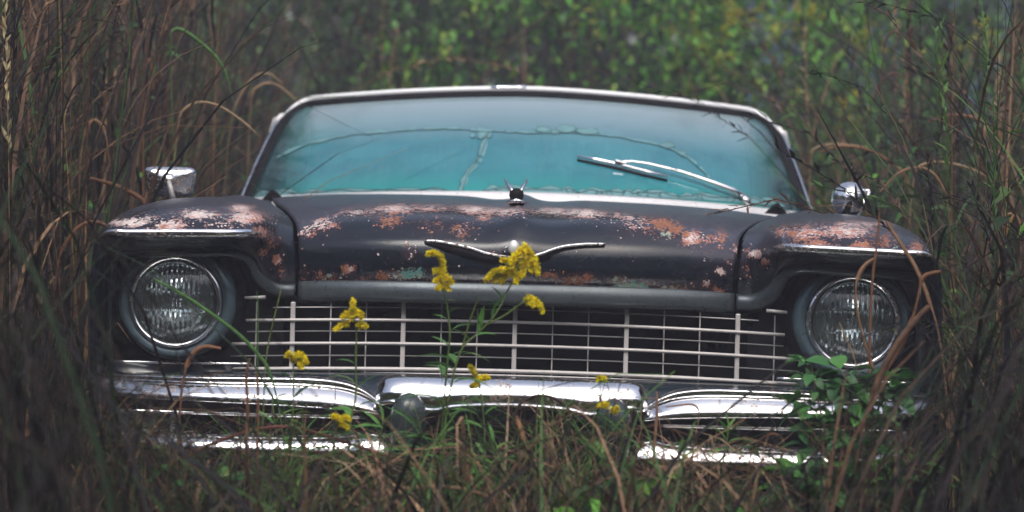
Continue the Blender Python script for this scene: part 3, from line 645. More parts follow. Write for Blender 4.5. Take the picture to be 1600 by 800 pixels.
# --- wiper
wp = empty('wiper'); wp.parent = car
piv = screen_pt(.57, 0) + Vector((0, -.02, .004))
g0 = on_glass(1162, 316, .02) or piv
b = MB(); pts = [on_glass(x, y, o_) for x, y, o_ in ((1158, 313, .012), (1140, 305, .017), (1115, 296, .018), (1060, 277, .018), (1010, 265, .018), (985, 261, .017), (966, 260.5, .013))]
b.tube(pts, [.0095, .009, .008, .005, .0042, .0042, .0055], 6, sx=.8); b.build('wiper_arm', M['brightchrome'], wp, bevel=0)
b = MB(); b.tube([pts[0] + Vector((.014, .004, -.030)), pts[0] + Vector((.008, -.004, -.010)), pts[0] + Vector((.0, 0, .005))], [.012, .013, .010], 10); b.build('wiper_pivot', M['wornchrome'], wp)
b = MB(); pts = [on_glass(x, y, .010) for x, y in ((901, 249.5), (935, 255), (970, 263), (1005, 272), (1042, 281))]; b.tube(pts, [.0035, .0052, .0056, .0052, .003], 6); b.build('wiper_blade', M['brightchrome'], wp)
b = MB(); pts = [on_glass(x, y, .004) for x, y in ((902, 252), (935, 259), (970, 267), (1005, 276), (1042, 284))]; b.tube(pts, .004, 6, sx=.6); b.build('wiper_rubber', M['rubber'], wp)
b = MB(); c = on_glass(968, 262, .014); b.box(c, (.030, .012, .012), Matrix.Rotation(R(14), 3, 'Y')); b.build('wiper_clip', M['wornchrome'], wp, bevel=.002)

# --- roof, pillars, doors, tail
mb = MB(); rows = []
for y, zc, hw, drop in ((2.28, 1.298, .70, .055), (2.5, 1.306, .715, .06), (2.9, 1.314, .72, .07), (3.4, 1.311, .715, .08), (3.8, 1.295, .69, .09), (4.05, 1.25, .64, .09)):
    rows.append([Vector((hw * u * (1.0 + .02 * abs(u)), y + (.22 * abs(u) ** 2.6 if y < 2.6 else 0), zc - drop * abs(u) ** 2.2 - (0.05 * max(0, abs(u) - .92) / .08))) for u in np.linspace(-1, 1, 33)])
mb.grid(rows); rf = mb.build('roof', M['paint'], car, solid=.02); set_attr(rf.data, 'wear', [.03] * len(rf.data.vertices)); set_attr(rf.data, 'tone', [.3] * len(rf.data.vertices)); set_attr(rf.data, 'chalk', [.7] * len(rf.data.vertices))
SIDE = lambda y: interp(y, [1.4, 2.2, 3.4, 4.6, 5.3], [.955, .965, .96, .93, .86])
for sg in (-1, 1):
    for nm, y0, y1 in (('door', 1.475, 2.95), ('rear_quarter', 2.96, 5.3)):
        rows = []
        for f_, z in ((-.085, .965), (-.045, .955), (-.012, .91), (0, .80), (.002, .65), (-.004, .50), (-.03, .38)):
            rows.append([Vector((sg * (SIDE(y) + f_), y, z - (.06 * max(0, y - 4.4)))) for y in np.linspace(y0, y1, 24)])
        b = MB(); b.grid(rows); d = b.build(nm, M['paint'], car, solid=.01); n = len(d.data.vertices)
        set_attr(d.data, 'wear', [.05] * n); set_attr(d.data, 'tone', [.35] * n); set_attr(d.data, 'chalk', [.2] * n)
        if nm == 'door':
            h = MB(); h.tube([Vector((sg * .975, 2.62, .86)), Vector((sg * 1.0, 2.68, .862)), Vector((sg * 1.0, 2.78, .862)), Vector((sg * .975, 2.84, .86))], .008, 8); h.build('door_handle', M['chrome'], d)
    b = MB(); b.tube([Vector((sg * .775, 1.97, .965)), Vector((sg * .74, 2.25, 1.12)), Vector((sg * .712, 2.5, 1.225))], [.016, .015, .014], 8); b.build('door_post', M['rubber'], car)
    b = MB(); b.grid([[Vector((sg * (.86 - (.15 * k)), y, .965 + .29 * k)) for y in np.linspace(3.55 + .1 * k, 4.6 - .55 * k, 8)] for k in np.linspace(0, 1, 6)]); r_ = b.build('rear_pillar', M['paint'], car, solid=.02); set_attr(r_.data, 'wear', [.03] * len(r_.data.vertices)); set_attr(r_.data, 'chalk', [.3] * len(r_.data.vertices)); set_attr(r_.data, 'tone', [.3] * len(r_.data.vertices))
    # wheels
    for wy in (.62, 4.1):
        w = empty('wheel', (sg * .78, wy, .33)); w.parent = car
        t = MB(); t.lathe(Vector((0, 0, 0)), [(.19, -.085), (.27, -.095), (.325, -.075), (.335, -.03), (.335, .03), (.325, .075), (.27, .095), (.19, .085)], 36, axis=Vector((sg, 0, 0))); t.build('tyre', M['tyre'], w)
        t = MB(); t.lathe(Vector((0, 0, 0)), [(.19, .07), (.17, .06), (.13, .065), (.09, .085), (.03, .095), (.001, .097)], 32, axis=Vector((sg, 0, 0))); t.build('rim', M['wornchrome'], w)
b = MB(); b.grid([[Vector((u * .84, y, z - .05 * abs(u) ** 3)) for u in np.linspace(-1, 1, 21)] for y, z in ((4.15, .985), (4.6, .99), (5.0, .96), (5.3, .88), (5.36, .7), (5.33, .42))]); t = b.build('trunk_lid', M['paint'], car, solid=.01)
n = len(t.data.vertices); set_attr(t.data, 'wear', [.05] * n); set_attr(t.data, 'tone', [.3] * n); set_attr(t.data, 'chalk', [.5] * n)
b = MB(); b.grid([[Vector((u * (.62 - .08 * k), 4.20 - .28 * k, .97 + .28 * k)) for u in np.linspace(-1, 1, 15)] for k in np.linspace(0, 1, 5)]); b.build('rear_window', M['lamp'], car, solid=.006)
# inside
b = MB(); b.box((0, 3.0, .47), (1.80, 3.7, .12)); b.build('floor_pan', M['dark'], car)
b = MB(); b.grid([[Vector((u * .80, y + .3 * abs(u) ** 2.6, z)) for u in np.linspace(-1, 1, 15)] for y, z in ((1.50, .965), (1.75, .965), (1.95, .935), (1.98, .75), (1.6, .55))]); b.build('dashboard', M['dark'], car, solid=.02)
b = MB(); c0 = Vector((-.36, 2.16, .93)); ring = [c0 + Vector((.21 * math.cos(t), .21 * math.sin(t) * .45, .21 * math.sin(t) * .89)) for t in np.linspace(0, 2 * math.pi, 37)]; b.tube(ring, .011, 8, caps=False); b.tube([c0 - Vector((.2, 0, 0)), c0, c0 + Vector((.2, 0, 0))], .009, 6); b.tube([c0, c0 + Vector((0, -.35, -.16))], .02, 8); b.build('steering_wheel', M['rubber'], car)
for y in (2.55, 3.55):
    b = MB(); b.box((0, y, .62), (1.45, .55, .20)); b.box((0, y + .34, .84), (1.45, .16, .52), Matrix.Rotation(R(-10), 3, 'X')); b.build('bench_seat', M['seat'], car, bevel=.05)

# --- mirrors on the fenders
mr = empty('side_mirror'); mr.parent = car; mr['label'] = 'rectangular pitted chrome mirror on the fender'
y0 = .80; c = car_at(265, 283.5, y0); W2, H2 = .0585, .0345
b = MB(); rows = []
for k, (sc_, dy) in enumerate(((1.0, .012), (1.03, .004), (1.0, -.004), (.90, -.011), (.6, -.017), (.25, -.020), (.02, -.0205))):
    row = []
    for t in np.linspace(0, 2 * math.pi, 48, endpoint=False):
        ct, s_ = math.cos(t), math.sin(t); e = .35; x = abs(ct) ** e * (1 if ct > 0 else -1); z = abs(s_) ** e * (1 if s_ > 0 else -1)
        row.append(c + Vector((x * W2 * sc_ * (1 + .08 * z), dy, z * H2 * sc_)))
    rows.append(row)
b.grid(rows, closed_u=True); b.build('mirror_shell', chrome_mat('speckled_chrome', 1.1, 0.12), mr)
b = MB(); b.tube([c + Vector((x, .0125, 0)) for x in (-.05, .05)], .032, 12, sx=.1); b.build('mirror_glass', M['reflector'], mr)
b = MB(); b.lathe(c + Vector((0, -.016, .003)), [(.017, 0), (.016, .006), (.010, .011), (.001, .013)], 18); b.build('mirror_boss', M['wornchrome'], mr)
b = MB(); b.tube([c + Vector((.001, -.026, .002)), c + Vector((.008, -.028, -.022)), c + Vector((.012, -.022, -.046))], [.0055, .006, .009], 8); b.build('mirror_stalk', M['bar'], mr)
mr = empty('side_mirror'); mr.parent = car; mr['label'] = 'round polished chrome mirror on the fender'
c = car_at(1327, 311, .92)
b = MB(); b.lathe(c, [(.0435, -.016), (.0445, -.010), (.0435, .0), (.039, .014), (.030, .025), (.018, .032), (.008, .0345), (.0005, .035)], 40, axis=Vector((-.15, -1, .12))); b.build('mirror_shell', M['brightchrome'], mr)
b = MB(); b.lathe(c + Vector((.002, .012, -.001)), [(.0425, 0), (.02, .001), (.0005, .001)], 32, axis=Vector((-.15, -1, .12))); b.build('mirror_glass', M['reflector'], mr)
q0, q1 = car_at(1337, 345, .90), car_at(1359, 299, .90)
b = MB(); b.tube([q0, (q0 + q1) / 2, q1], [.0065, .005, .0045], 8); b.tube([q1, q1 + Vector((-.012, .01, .002)), c + Vector((.02, .0, .012))], [.005, .005, .004], 8); b.build('mirror_stalk', M['chrome'], mr)
q0 = car_at(1318, 342, .88); b = MB(); b.tube([q0, car_at(1326, 322, .885), c + Vector((.004, -.026, .0))], [.009, .008, .006], 8); b.build('mirror_arm', M['rubber'], mr)
# ------------------------------------------------------------------ vegetation
def vmesh(name, V, Fc, cols, mat, parent=None, smooth=False):
    """V (n,3), Fc (m,4) quads or (m,3) tris, cols (n,3) per vertex"""
    me = bpy.data.meshes.new(name); V = np.asarray(V, np.float32); Fc = np.asarray(Fc, np.int32); k = Fc.shape[1]
    me.vertices.add(len(V)); me.vertices.foreach_set('co', V.ravel())
    me.loops.add(Fc.size); me.loops.foreach_set('vertex_index', Fc.ravel())
    me.polygons.add(len(Fc)); me.polygons.foreach_set('loop_start', np.arange(0, Fc.size, k, dtype=np.int32)); me.polygons.foreach_set('loop_total', np.full(len(Fc), k, np.int32))
    if smooth: me.polygons.foreach_set('use_smooth', np.ones(len(Fc), bool))
    a = me.attributes.new('Col', 'FLOAT_COLOR', 'POINT'); c4 = np.ones((len(V), 4), np.float32); c4[:, :3] = cols; a.data.foreach_set('color', c4.ravel())
    me.update(calc_edges=True); me.validate()
    return link(name, me, mat, parent)

def curves(base, L, phi, th0, th1, pw, segs, wob=0.0):
    """centre lines that start at angle th0 from upright and end at th1, leaning towards phi: (n, segs+1, 3) and tangents"""
    n = len(base); t = (np.arange(segs) + .5) / segs
    th = th0[:, None] + (th1 - th0)[:, None] * t[None, :] ** pw[:, None]
    ph = phi[:, None] + (np.cumsum(rng.normal(0, wob, (n, segs)), 1) if wob else 0)
    d = np.stack([np.sin(th) * np.cos(ph), np.sin(th) * np.sin(ph), np.cos(th)], -1)
    P = np.concatenate([np.zeros((n, 1, 3)), np.cumsum(d * (L / segs)[:, None, None], 1)], 1) + base[:, None, :]
    T = np.concatenate([d, d[:, -1:]], 1); return P, T
def ribbons(P, phi, w, cols, prof=None, twist=None, fold=0.0):
    n, k, _ = P.shape; t = np.linspace(0, 1, k)
    pr = (np.minimum(1, .45 + 2.2 * t) * (1 - t ** 2.2) + .03) if prof is None else np.asarray(prof)
    a = phi + math.pi / 2 + (twist if twist is not None else rng.normal(0, .5, n))
    s = np.stack([np.cos(a), np.sin(a), np.zeros(n)], -1)
    o = s[:, None, :] * (w[:, None] * pr[None, :] / 2)[:, :, None]
    V = np.stack([P - o, P + o], 2).reshape(-1, 3)
    i = (np.arange(n) * k * 2)[:, None] + (np.arange(k - 1) * 2)[None, :]; i = i.ravel()
    Fc = np.stack([i, i + 1, i + 3, i + 2], -1)
    tip = .82 + .3 * t
    C = (cols[:, None, None, :] * np.ones((1, k, 2, 1))).reshape(-1, 3)
    return V, Fc, C
def stems(P, r0, r1, cols):
    n, k, _ = P.shape; t = np.linspace(0, 1, k); r = r0[:, None] * (1 - t) + r1[:, None] * t
    T = np.gradient(P, axis=1); T /= np.linalg.norm(T, axis=2, keepdims=True) + 1e-9
    ref = np.zeros_like(T); ref[..., 0] = .3; ref[..., 1] = 1
    a = np.cross(T, ref); a /= np.linalg.norm(a, axis=2, keepdims=True) + 1e-9; b = np.cross(T, a)
    ring = [P + r[..., None] * (a * math.cos(q) + b * math.sin(q)) for q in (0, 2.094, 4.189)]
    V = np.stack(ring, 2).reshape(-1, 3)
    i = ((np.arange(n) * k * 3)[:, None] + (np.arange(k - 1) * 3)[None, :]).ravel()
    Fc = np.concatenate([np.stack([i + q, i + (q + 1) % 3, i + 3 + (q + 1) % 3, i + 3 + q], -1) for q in range(3)])
    return V, Fc, (cols[:, None, None, :] * np.ones((1, k, 3, 1))).reshape(-1, 3)
def leaves(pos, size, direction, cols, droop=.35, aspect=.42, spread=1.0):
    """pointed, folded leaves: 8 vertices, 4 quads each... direction (n,3) is where the tip points"""
    n = len(pos); d = direction / (np.linalg.norm(direction, axis=1, keepdims=True) + 1e-9)
    up = rng.normal(0, .35, (n, 3)); up[:, 2] += 1
    s = np.cross(d, up); s /= np.linalg.norm(s, axis=1, keepdims=True) + 1e-9; nn = np.cross(s, d)
    st = [(0, 0, 0), (.35, .5 * aspect, .10), (.70, .36 * aspect, .02), (1.0, 0, -droop)]
    mid = [(0.0, 0), (.35, .02), (.70, -.06 - droop * .25), (1.0, -droop)]
    pts = []
    for (t, h, _), (_, zz) in zip(st, mid):
        for sg in (-1, 0, 1):
            pts.append(pos + (d * t + s * (h * sg) + nn * (zz + abs(sg) * h * .35)) * size[:, None])
    V = np.stack(pts, 1).reshape(-1, 3); b = np.arange(n) * 12; fs = []
    for r_ in range(3):
        for c_ in range(2):
            fs.append(np.stack([b + r_ * 3 + c_, b + r_ * 3 + c_ + 1, b + r_ * 3 + c_ + 4, b + r_ * 3 + c_ + 3], -1))
    return V, np.concatenate(fs), np.repeat(cols, 12, 0)
class VB:
    def __init__(self): self.V, self.F, self.C, self.n = [], [], [], 0
    def add(self, vfc):
        v, f, c = vfc; self.V.append(v); self.F.append(f + self.n); self.C.append(c); self.n += len(v)
    def build(self, name, mat, parent=None, smooth=False):
        return vmesh(name, np.concatenate(self.V), np.concatenate(self.F), np.concatenate(self.C), mat, parent, smooth)
def pal(n, table, var=.18):
    """table: list of (weight, rgb)"""
    w = np.array([q[0] for q in table], float); w /= w.sum(); c = np.array([q[1] for q in table])[rng.choice(len(table), n, p=w)]
    return np.clip(c * rng.lognormal(0, var, (n, 1)), 0, 1)
U = rng.uniform
DRY = [(3, (.115, .062, .034)), (3, (.060, .034, .022)), (1.6, (.19, .115, .065)), (7, (.015, .012, .012)), (.9, (.28, .17, .088)), (1.8, (.045, .10, .024))]
MIXED = DRY + [(1.6, (.040, .090, .022)), (.9, (.065, .13, .03)), (1.5, (.022, .05, .016))]
DARKDRY = [(3, (.026, .018, .015)), (5, (.011, .009, .009)), (1.0, (.060, .038, .025)), (1.4, (.014, .032, .012))]  # darkened dry tones: shade and edge vignette put into the blade colour
GREENISH = [(3, (.045, .085, .025)), (2, (.06, .12, .03)), (2, (.10, .075, .04)), (2, (.04, .035, .025))]
def in_car(x, y, m=0.0): return (np.abs(x - .014 * y) < .97 + m) & (y > -.32 - m) & (y < 5.45 + m)
def scatter(n, x0, x1, y0, y1, keep=None):
    x, y = U(x0, x1, n), U(y0, y1, n); k = ~in_car(x, y, .03)
    if keep is not None: k &= keep(x, y)
    return np.stack([x[k], y[k], np.full(k.sum(), -.02)], -1)

def tall_grass(name, label, n_blade, n_stem, area, hgt, table, keep=None, heads=.35, arch=1.0):
    vb = VB()
    b = scatter(n_blade, *area, keep=keep); n = len(b); phi = U(0, 2 * math.pi, n)
    P, T = curves(b, U(*hgt, n) * U(.45, .95, n), phi, U(0, .22, n), np.clip(rng.normal(.9, .55, n) * arch, .1, 2.7), U(1.3, 3.2, n), 8, .08)
    vb.add(ribbons(P, phi, U(.006, .018, n), pal(n, table, .3)))
    b = scatter(n_stem, *area, keep=keep); n = len(b); phi = U(0, 2 * math.pi, n)
    P, T = curves(b, U(*hgt, n), phi, U(0, .16, n), np.clip(rng.normal(.45, .45, n) * arch, .03, 2.6), U(1.8, 4, n), 9, .05)
    sc_ = pal(n, table); vb.add(stems(P, U(.0022, .0042, n), U(.0009, .0014, n), sc_))
    # blades leaving the stems
    for q in (3, 5, 6):
        m = rng.random(n) < .6; bb = P[m, q]; k = m.sum(); ph = U(0, 2 * math.pi, k)
        P2, _ = curves(bb, U(.22, .65, k), ph, U(.2, .7, k), np.clip(rng.normal(1.9, .5, k), .5, 3.0), U(.8, 1.8, k), 7, .08)
        vb.add(ribbons(P2, ph, U(.004, .011, k), pal(k, table)))
    # feathery heads on the tips
    m = np.nonzero(rng.random(n) < heads)[0]
    if len(m):
        hp, hd, hc = [], [], []
        for s_ in np.linspace(0, 1, 16):
            f = 7 + 2 * s_; i = np.minimum(int(f), 8); w = f - i; p = P[m, i] * (1 - w) + P[m, min(9, i + 1)] * w; d = P[m, min(9, i + 1)] - P[m, i] if i < 9 else P[m, 9] - P[m, 8]
            d = d / (np.linalg.norm(d, axis=1, keepdims=True) + 1e-9)
            for _ in range(2): hp.append(p); hd.append(d + rng.normal(0, .35, p.shape)); hc.append(sc_[m] * 1.45)
        hp, hd, hc = map(np.concatenate, (hp, hd, hc)); vb.add(leaves(hp, U(.020, .045, len(hp)), hd, np.clip(hc, 0, .4), .1, .22))
    o = vb.build(name, M['grass']); tag(o, label, 'grass', kind='stuff'); return o

# the thickets beside and behind the car
tall_grass('tall_grass', 'dense brown reed thicket filling the left side', 4600, 2000, (-3.6, -.98, -.2, 5.5), (1.45, 2.35), DRY, heads=.45, arch=1.5)
tall_grass('tall_grass', 'tangle of arching brown reeds on the right of the car', 3500, 1500, (.98, 3.6, -.1, 5.0), (.95, 1.8), MIXED, heads=.5, arch=1.9)
tall_grass('tall_grass', 'dark dry stalks standing behind the car', 3000, 1500, (-3.4, 2.6, 5.5, 8.0), (1.2, 2.2), MIXED, heads=.3, keep=lambda x, y: rng.random(len(x)) < np.interp(800 + x * F / (D + y), [300, 620, 800, 1700], [1, .5, .22, .28]))
# the unkempt growth in front: skyline read from the photo, so the bumper shows above it
SKY_X = [-200, -20, 70, 125, 230, 330, 420, 520, 600, 700, 800, 900, 1000, 1100, 1230, 1300, 1440, 1500, 1545, 1800]
SKY_Y = [250, 330, 420, 560, 672, 684, 682, 686, 694, 682, 645, 640, 672, 705, 705, 640, 600, 520, 420, 300]
def front_growth(name, label, n, y0, y1, table, px0, px1, up=0.0, wid=(.004, .011), arch=1.0, low=60, mat='grass'):
    vb = VB(); y = U(y0, y1, n); px = U(px0, px1, n); top = np.interp(px, SKY_X, SKY_Y) + up
    py = top + (rng.normal(low * .5, low * .75, n) if y0 > -1.6 and mat == 'grass' and up > -60 else np.abs(rng.normal(0, low, n))); s = F / (D + y); x = (px - 800) / s; z = np.clip(CAMZ - (py - HOR) / s, .12, 2.2)
    k = ~in_car(x, y, .02); x, y, z = x[k], y[k], z[k]; n = len(x)
    phi = U(0, 2 * math.pi, n); th1 = np.clip(rng.normal(1.0, .7, n) * arch, .1, 2.8); th0 = U(0, .25, n); pw = U(1.2, 3, n)
    P, _ = curves(np.zeros((n, 3)), np.ones(n), phi, th0, th1, pw, 8, .07)
    Lz = P[:, :, 2].max(1); L = np.minimum(z / np.maximum(Lz, .3), 2.4); P = P * L[:, None, None]
    P[:, :, 0] += (x - P[:, -3, 0])[:, None]; P[:, :, 1] += (y - P[:, -3, 1])[:, None]; P[:, :, 2] -= .02
    bad = in_car(P[:, :, 0], P[:, :, 1], -.02).any(1) | (P[:, :, 1].min(1) < -4.6); P, phi = P[~bad], phi[~bad]; n = len(P)
    c = pal(n, table); h = n * 2 // 3
    vb.add(ribbons(P[:h], phi[:h], U(*wid, h), c[:h])); vb.add(stems(P[h:], U(.0016, .003, n - h), U(.0007, .0012, n - h), c[h:]))
    o = vb.build(name, M[mat]); tag(o, label, 'grass', kind='stuff'); return o
front_growth('front_grass', 'dry brown grass matted below the front bumper', 1000, -1.3, -.36, DRY, 120, 1440, wid=(.006, .017), low=75)
front_growth('front_grass', 'green blades pushing through the dry grass below the bumper', 700, -1.4, -.36, GREENISH, 150, 1300, up=25)
front_growth('front_grass', 'pale tan blades fallen over one another below the bumper centre', 240, -1.0, -.38, [(3, (.27, .165, .095)), (2, (.19, .11, .065)), (1, (.33, .23, .14))], 560, 1150, up=-15, wid=(.008, .018), arch=1.3)
front_growth('front_grass', 'thin stems standing before the left half of the bumper', 230, -1.0, -.38, DRY, 140, 520, up=-70, wid=(.003, .009), low=70)
front_growth('front_grass', 'loose green blades standing before the bumper', 260, -1.0, -.36, [(2, (.06, .15, .03)), (1, (.10, .20, .04))], 380, 1000, up=-25, wid=(.004, .010), low=60)
front_growth('front_grass', 'blurred dark grass nearest the viewer along the bottom', 500, -3.2, -1.5, DARKDRY, -150, 1750, up=150, low=40)
front_growth('side_grass', 'dark blurred stalks standing close at the left edge', 420, -2.6, -.3, DARKDRY, -400, 120, up=-250, low=200)
front_growth('side_grass', 'dark blurred stalks standing close at the right edge', 420, -2.0, -.2, DARKDRY, 1500, 2000, up=-20, low=180, arch=1.6)
# ground litter everywhere
def litter():
    vb = VB(); b = scatter(9000, -5, 5, -6.2, 9); n = len(b); phi = U(0, 6.28, n)
    P, _ = curves(b, U(.08, .34, n), phi, U(.3, 1.0, n), U(1.0, 2.2, n), U(.8, 2, n), 4, .1)
    vb.add(ribbons(P, phi, U(.004, .012, n), pal(n, DARKDRY))); o = vb.build('grass_litter', M['grass']); tag(o, 'short dead grass and litter covering the soil', 'grass', kind='stuff')
litter()

# ---- shrubs behind
GREEN = [(3, (.070, .22, .026)), (3, (.13, .35, .036)), (2.5, (.022, .08, .018)), (1.5, (.28, .44, .045))]
DKGREEN = [(3, (.022, .062, .018)), (2, (.040, .100, .024)), (1.5, (.030, .028, .020)), (1.5, (.075, .14, .03))]
def shrub(name, label, c, rx, ry, h, n_leaf, table, size=(.03, .068), group='shrubs behind the car', clumps=26, catg='shrub', low=.05):
    root = empty(name, (c[0], c[1], -.03)); tag(root, label, catg, group)
    # limbs to clumps
    cl = np.stack([rng.normal(0, .5, clumps) * rx, rng.normal(0, .5, clumps) * ry, U(low, 1, clumps) ** .8 * h], -1)
    vb = VB(); st = np.zeros((clumps, 3)); st[:, :2] = rng.normal(0, .06, (clumps, 2)); k = 7; t = np.linspace(0, 1, k)[None, :, None]
    bow = rng.normal(0, .10, (clumps, 1, 3)); P = st[:, None] * (1 - t) + cl[:, None] * t + bow * np.sin(t * math.pi); P[:, :, 2] = (cl[:, 2][:, None] * np.linspace(0, 1, k)[None] ** .8)
    vb.add(stems(P, U(.006, .013, clumps), U(.002, .004, clumps), pal(clumps, [(1, (.035, .028, .022))]))); vb.build('branches', M['bark'], root)
    i = rng.integers(0, clumps, n_leaf); sd = U(.09, .24, clumps)[i]
    p = cl[i] + rng.normal(0, 1, (n_leaf, 3)) * sd[:, None] * np.array([1, 1, .85]); p[:, 2] = np.abs(p[:, 2])
    d = rng.normal(0, 1, (n_leaf, 3)); d[:, 2] -= .25
    shade = rng.lognormal(-.05, .55, clumps)[i]
    vb = VB(); vb.add(leaves(p, U(*size, n_leaf), d, np.clip(pal(n_leaf, table) * shade[:, None], 0, .5), .3, .5)); o = vb.build('foliage', M['leaf'], root); o['kind'] = 'stuff'
    return root
def place(px, y): return ((px - 800) / s_at(y), y)
shrub('leafy_shrub', 'bright green leafy shrub directly behind the roof, right of centre', place(1000, 6.7), .75, .4, 2.2, 6000, GREEN)
shrub('leafy_shrub', 'mid green shrub behind the middle of the roof', place(800, 7.8), .6, .4, 2.4, 3800, GREEN[:3] + DKGREEN[:1])
shrub('leafy_shrub', 'dim green thicket behind the left end of the roof', place(560, 7.4), .7, .45, 2.3, 3400, DKGREEN)
shrub('leafy_shrub', 'dark low shrub behind the reeds at far left', place(230, 8.0), .9, .5, 2.4, 1900, DKGREEN)
shrub('leafy_shrub', 'green shrub low behind the right roof corner', place(1230, 6.6), .5, .4, 1.5, 2900, GREEN[:3] + DKGREEN)
shrub('leafy_shrub', 'olive green shrub behind the reeds at far right', place(1500, 7.4), .8, .4, 1.75, 5000, DKGREEN + GREEN[:1])
shrub('leafy_shrub', 'dark green shrub below the bluish gaps at upper right', place(1370, 8.2), .7, .4, 1.9, 4200, DKGREEN + GREEN[:1])

def weeds(name, label, area, n_cl, table, hgt, size):
    c = scatter(n_cl, *area); vb = VB(); m = len(c); per = 26; i = np.repeat(np.arange(m), per); h = U(*hgt, m)[i]; n = len(i); a = U(0, 6.28, n)
    p = c[i] + np.stack([rng.normal(0, .035, n), rng.normal(0, .035, n), U(.2, 1, n) * h], -1); d = np.stack([np.cos(a), np.sin(a), U(-.3, .6, n)], -1)
    vb.add(leaves(p, U(*size, n), d, pal(n, table), .35, .32)); st = np.stack([c, c + np.stack([np.zeros(m), np.zeros(m), h[::per] * .5], -1), c + np.stack([rng.normal(0, .02, m), rng.normal(0, .02, m), h[::per]], -1)], 1)
    vb.add(stems(st, np.full(m, .003), np.full(m, .0012), pal(m, table))); o = vb.build(name, M['leaf']); tag(o, label, 'weeds', kind='stuff')
weeds('green_weeds', 'green leafy weeds among the reeds on the right', (1.0, 3.2, .2, 6.5), 150, GREEN[:3] + DKGREEN, (.7, 1.35), (.04, .085))
weeds('green_weeds', 'sparse green weeds among the reeds on the left', (-3.2, -1.0, .2, 6.0), 130, DKGREEN + GREEN[:1], (.9, 1.6), (.04, .09))
weeds('green_weeds', 'low green weeds along the foot of the bumper', (-.85, .75, -1.0, -.36), 75, GREEN[:2] + DKGREEN[:2], (.30, .56), (.05, .10))
# ---- trees and a made-up bluish building filling the sky gaps at top right
def tree(label, px, y, h, r0, lean, crown_z, n_leaf, rx, table):
    x = (px - 800) / s_at(y); root = empty('tree', (x, y, -.05)); tag(root, label, 'tree', 'trees behind the thicket')
    b = MB(); k = 9; pts = [Vector((lean * t * h + .05 * math.sin(5 * t + px), .04 * math.cos(4 * t + px), t * h)) for t in np.linspace(0, 1, k)]
    b.tube(pts, [r0 * (1.25 - t * .8) for t in np.linspace(0, 1, k)], 10)
    for q in range(6):
        p = pts[4 + q % 5]; a = U(0, 6.28); e = p + Vector((math.cos(a) * rx * .7, math.sin(a) * rx * .7, U(.4, 1.2))); b.tube([p, (p + e) / 2 + Vector((0, 0, .15)), e], [r0 * .45, r0 * .3, r0 * .12], 6)
    b.build('trunk', M['bark'], root)
    cl = np.stack([rng.normal(lean * h, rx * .55, 40), rng.normal(0, rx * .55, 40), U(crown_z, h + .8, 40)], -1); i = rng.integers(0, 40, n_leaf)
    p = cl[i] + rng.normal(0, .34, (n_leaf, 3)); d = rng.normal(0, 1, (n_leaf, 3)); d[:, 2] -= .4
    vb = VB(); vb.add(leaves(p, U(.06, .13, n_leaf), d, pal(n_leaf, table), .3, .5)); o = vb.build('crown', M['leaf'], root); o['kind'] = 'stuff'
tree('dark tree trunk behind the goldenrod at top right', 1290, 10.5, 5.5, .11, .01, 2.6, 3600, 1.3, DKGREEN)
tree('dark tree at upper right with bluish gaps beside it', 1440, 11.5, 5.8, .13, -.01, 2.7, 3800, 1.3, DKGREEN)
tree('dark tree at the far right edge', 1590, 10.8, 5.5, .12, .02, 1.7, 4200, 1.4, DKGREEN)
tree('tall tree behind the green shrubs in the middle', 900, 12.0, 6, .13, .0, 1.3, 5600, 1.5, DKGREEN)
tree('tall shaded tree behind the left thicket', 380, 11.5, 6, .13, .02, .8, 6000, 1.7, DKGREEN)
tree('shaded tree behind the reeds at the far left edge', 40, 11.0, 6, .12, .0, .6, 5600, 1.6, DKGREEN)
tree('shaded tree between the left thicket and the middle', 640, 12.4, 6, .12, .0, 1.0, 5600, 1.5, DKGREEN)
tree('shaded tree behind the yellow flowers', 1140, 12.6, 6, .12, .0, 1.5, 4600, 1.3, DKGREEN)
sh = empty('gap_filler', (5.2, 21, 0)); tag(sh, 'made-up blue-grey building filling the bluish gaps between the trees at top right', 'gap_filler')  # invented; keeps bright sky out of the gaps
b = MB(); b.box((0, 0, 1.6), (7, 4, 3.2)); b.build('gap_filler_body', M['gap_filler'], sh)
b = MB(); b.add([(-3.8, -2.4, 3.1), (3.8, -2.4, 3.1), (3.8, 0, 4.6), (-3.8, 0, 4.6), (3.8, 2.4, 3.1), (-3.8, 2.4, 3.1)], [(0, 1, 2, 3), (3, 2, 4, 5), (0, 3, 5), (1, 4, 2)], False); b.build('roof', M['gap_filler_top'], sh)
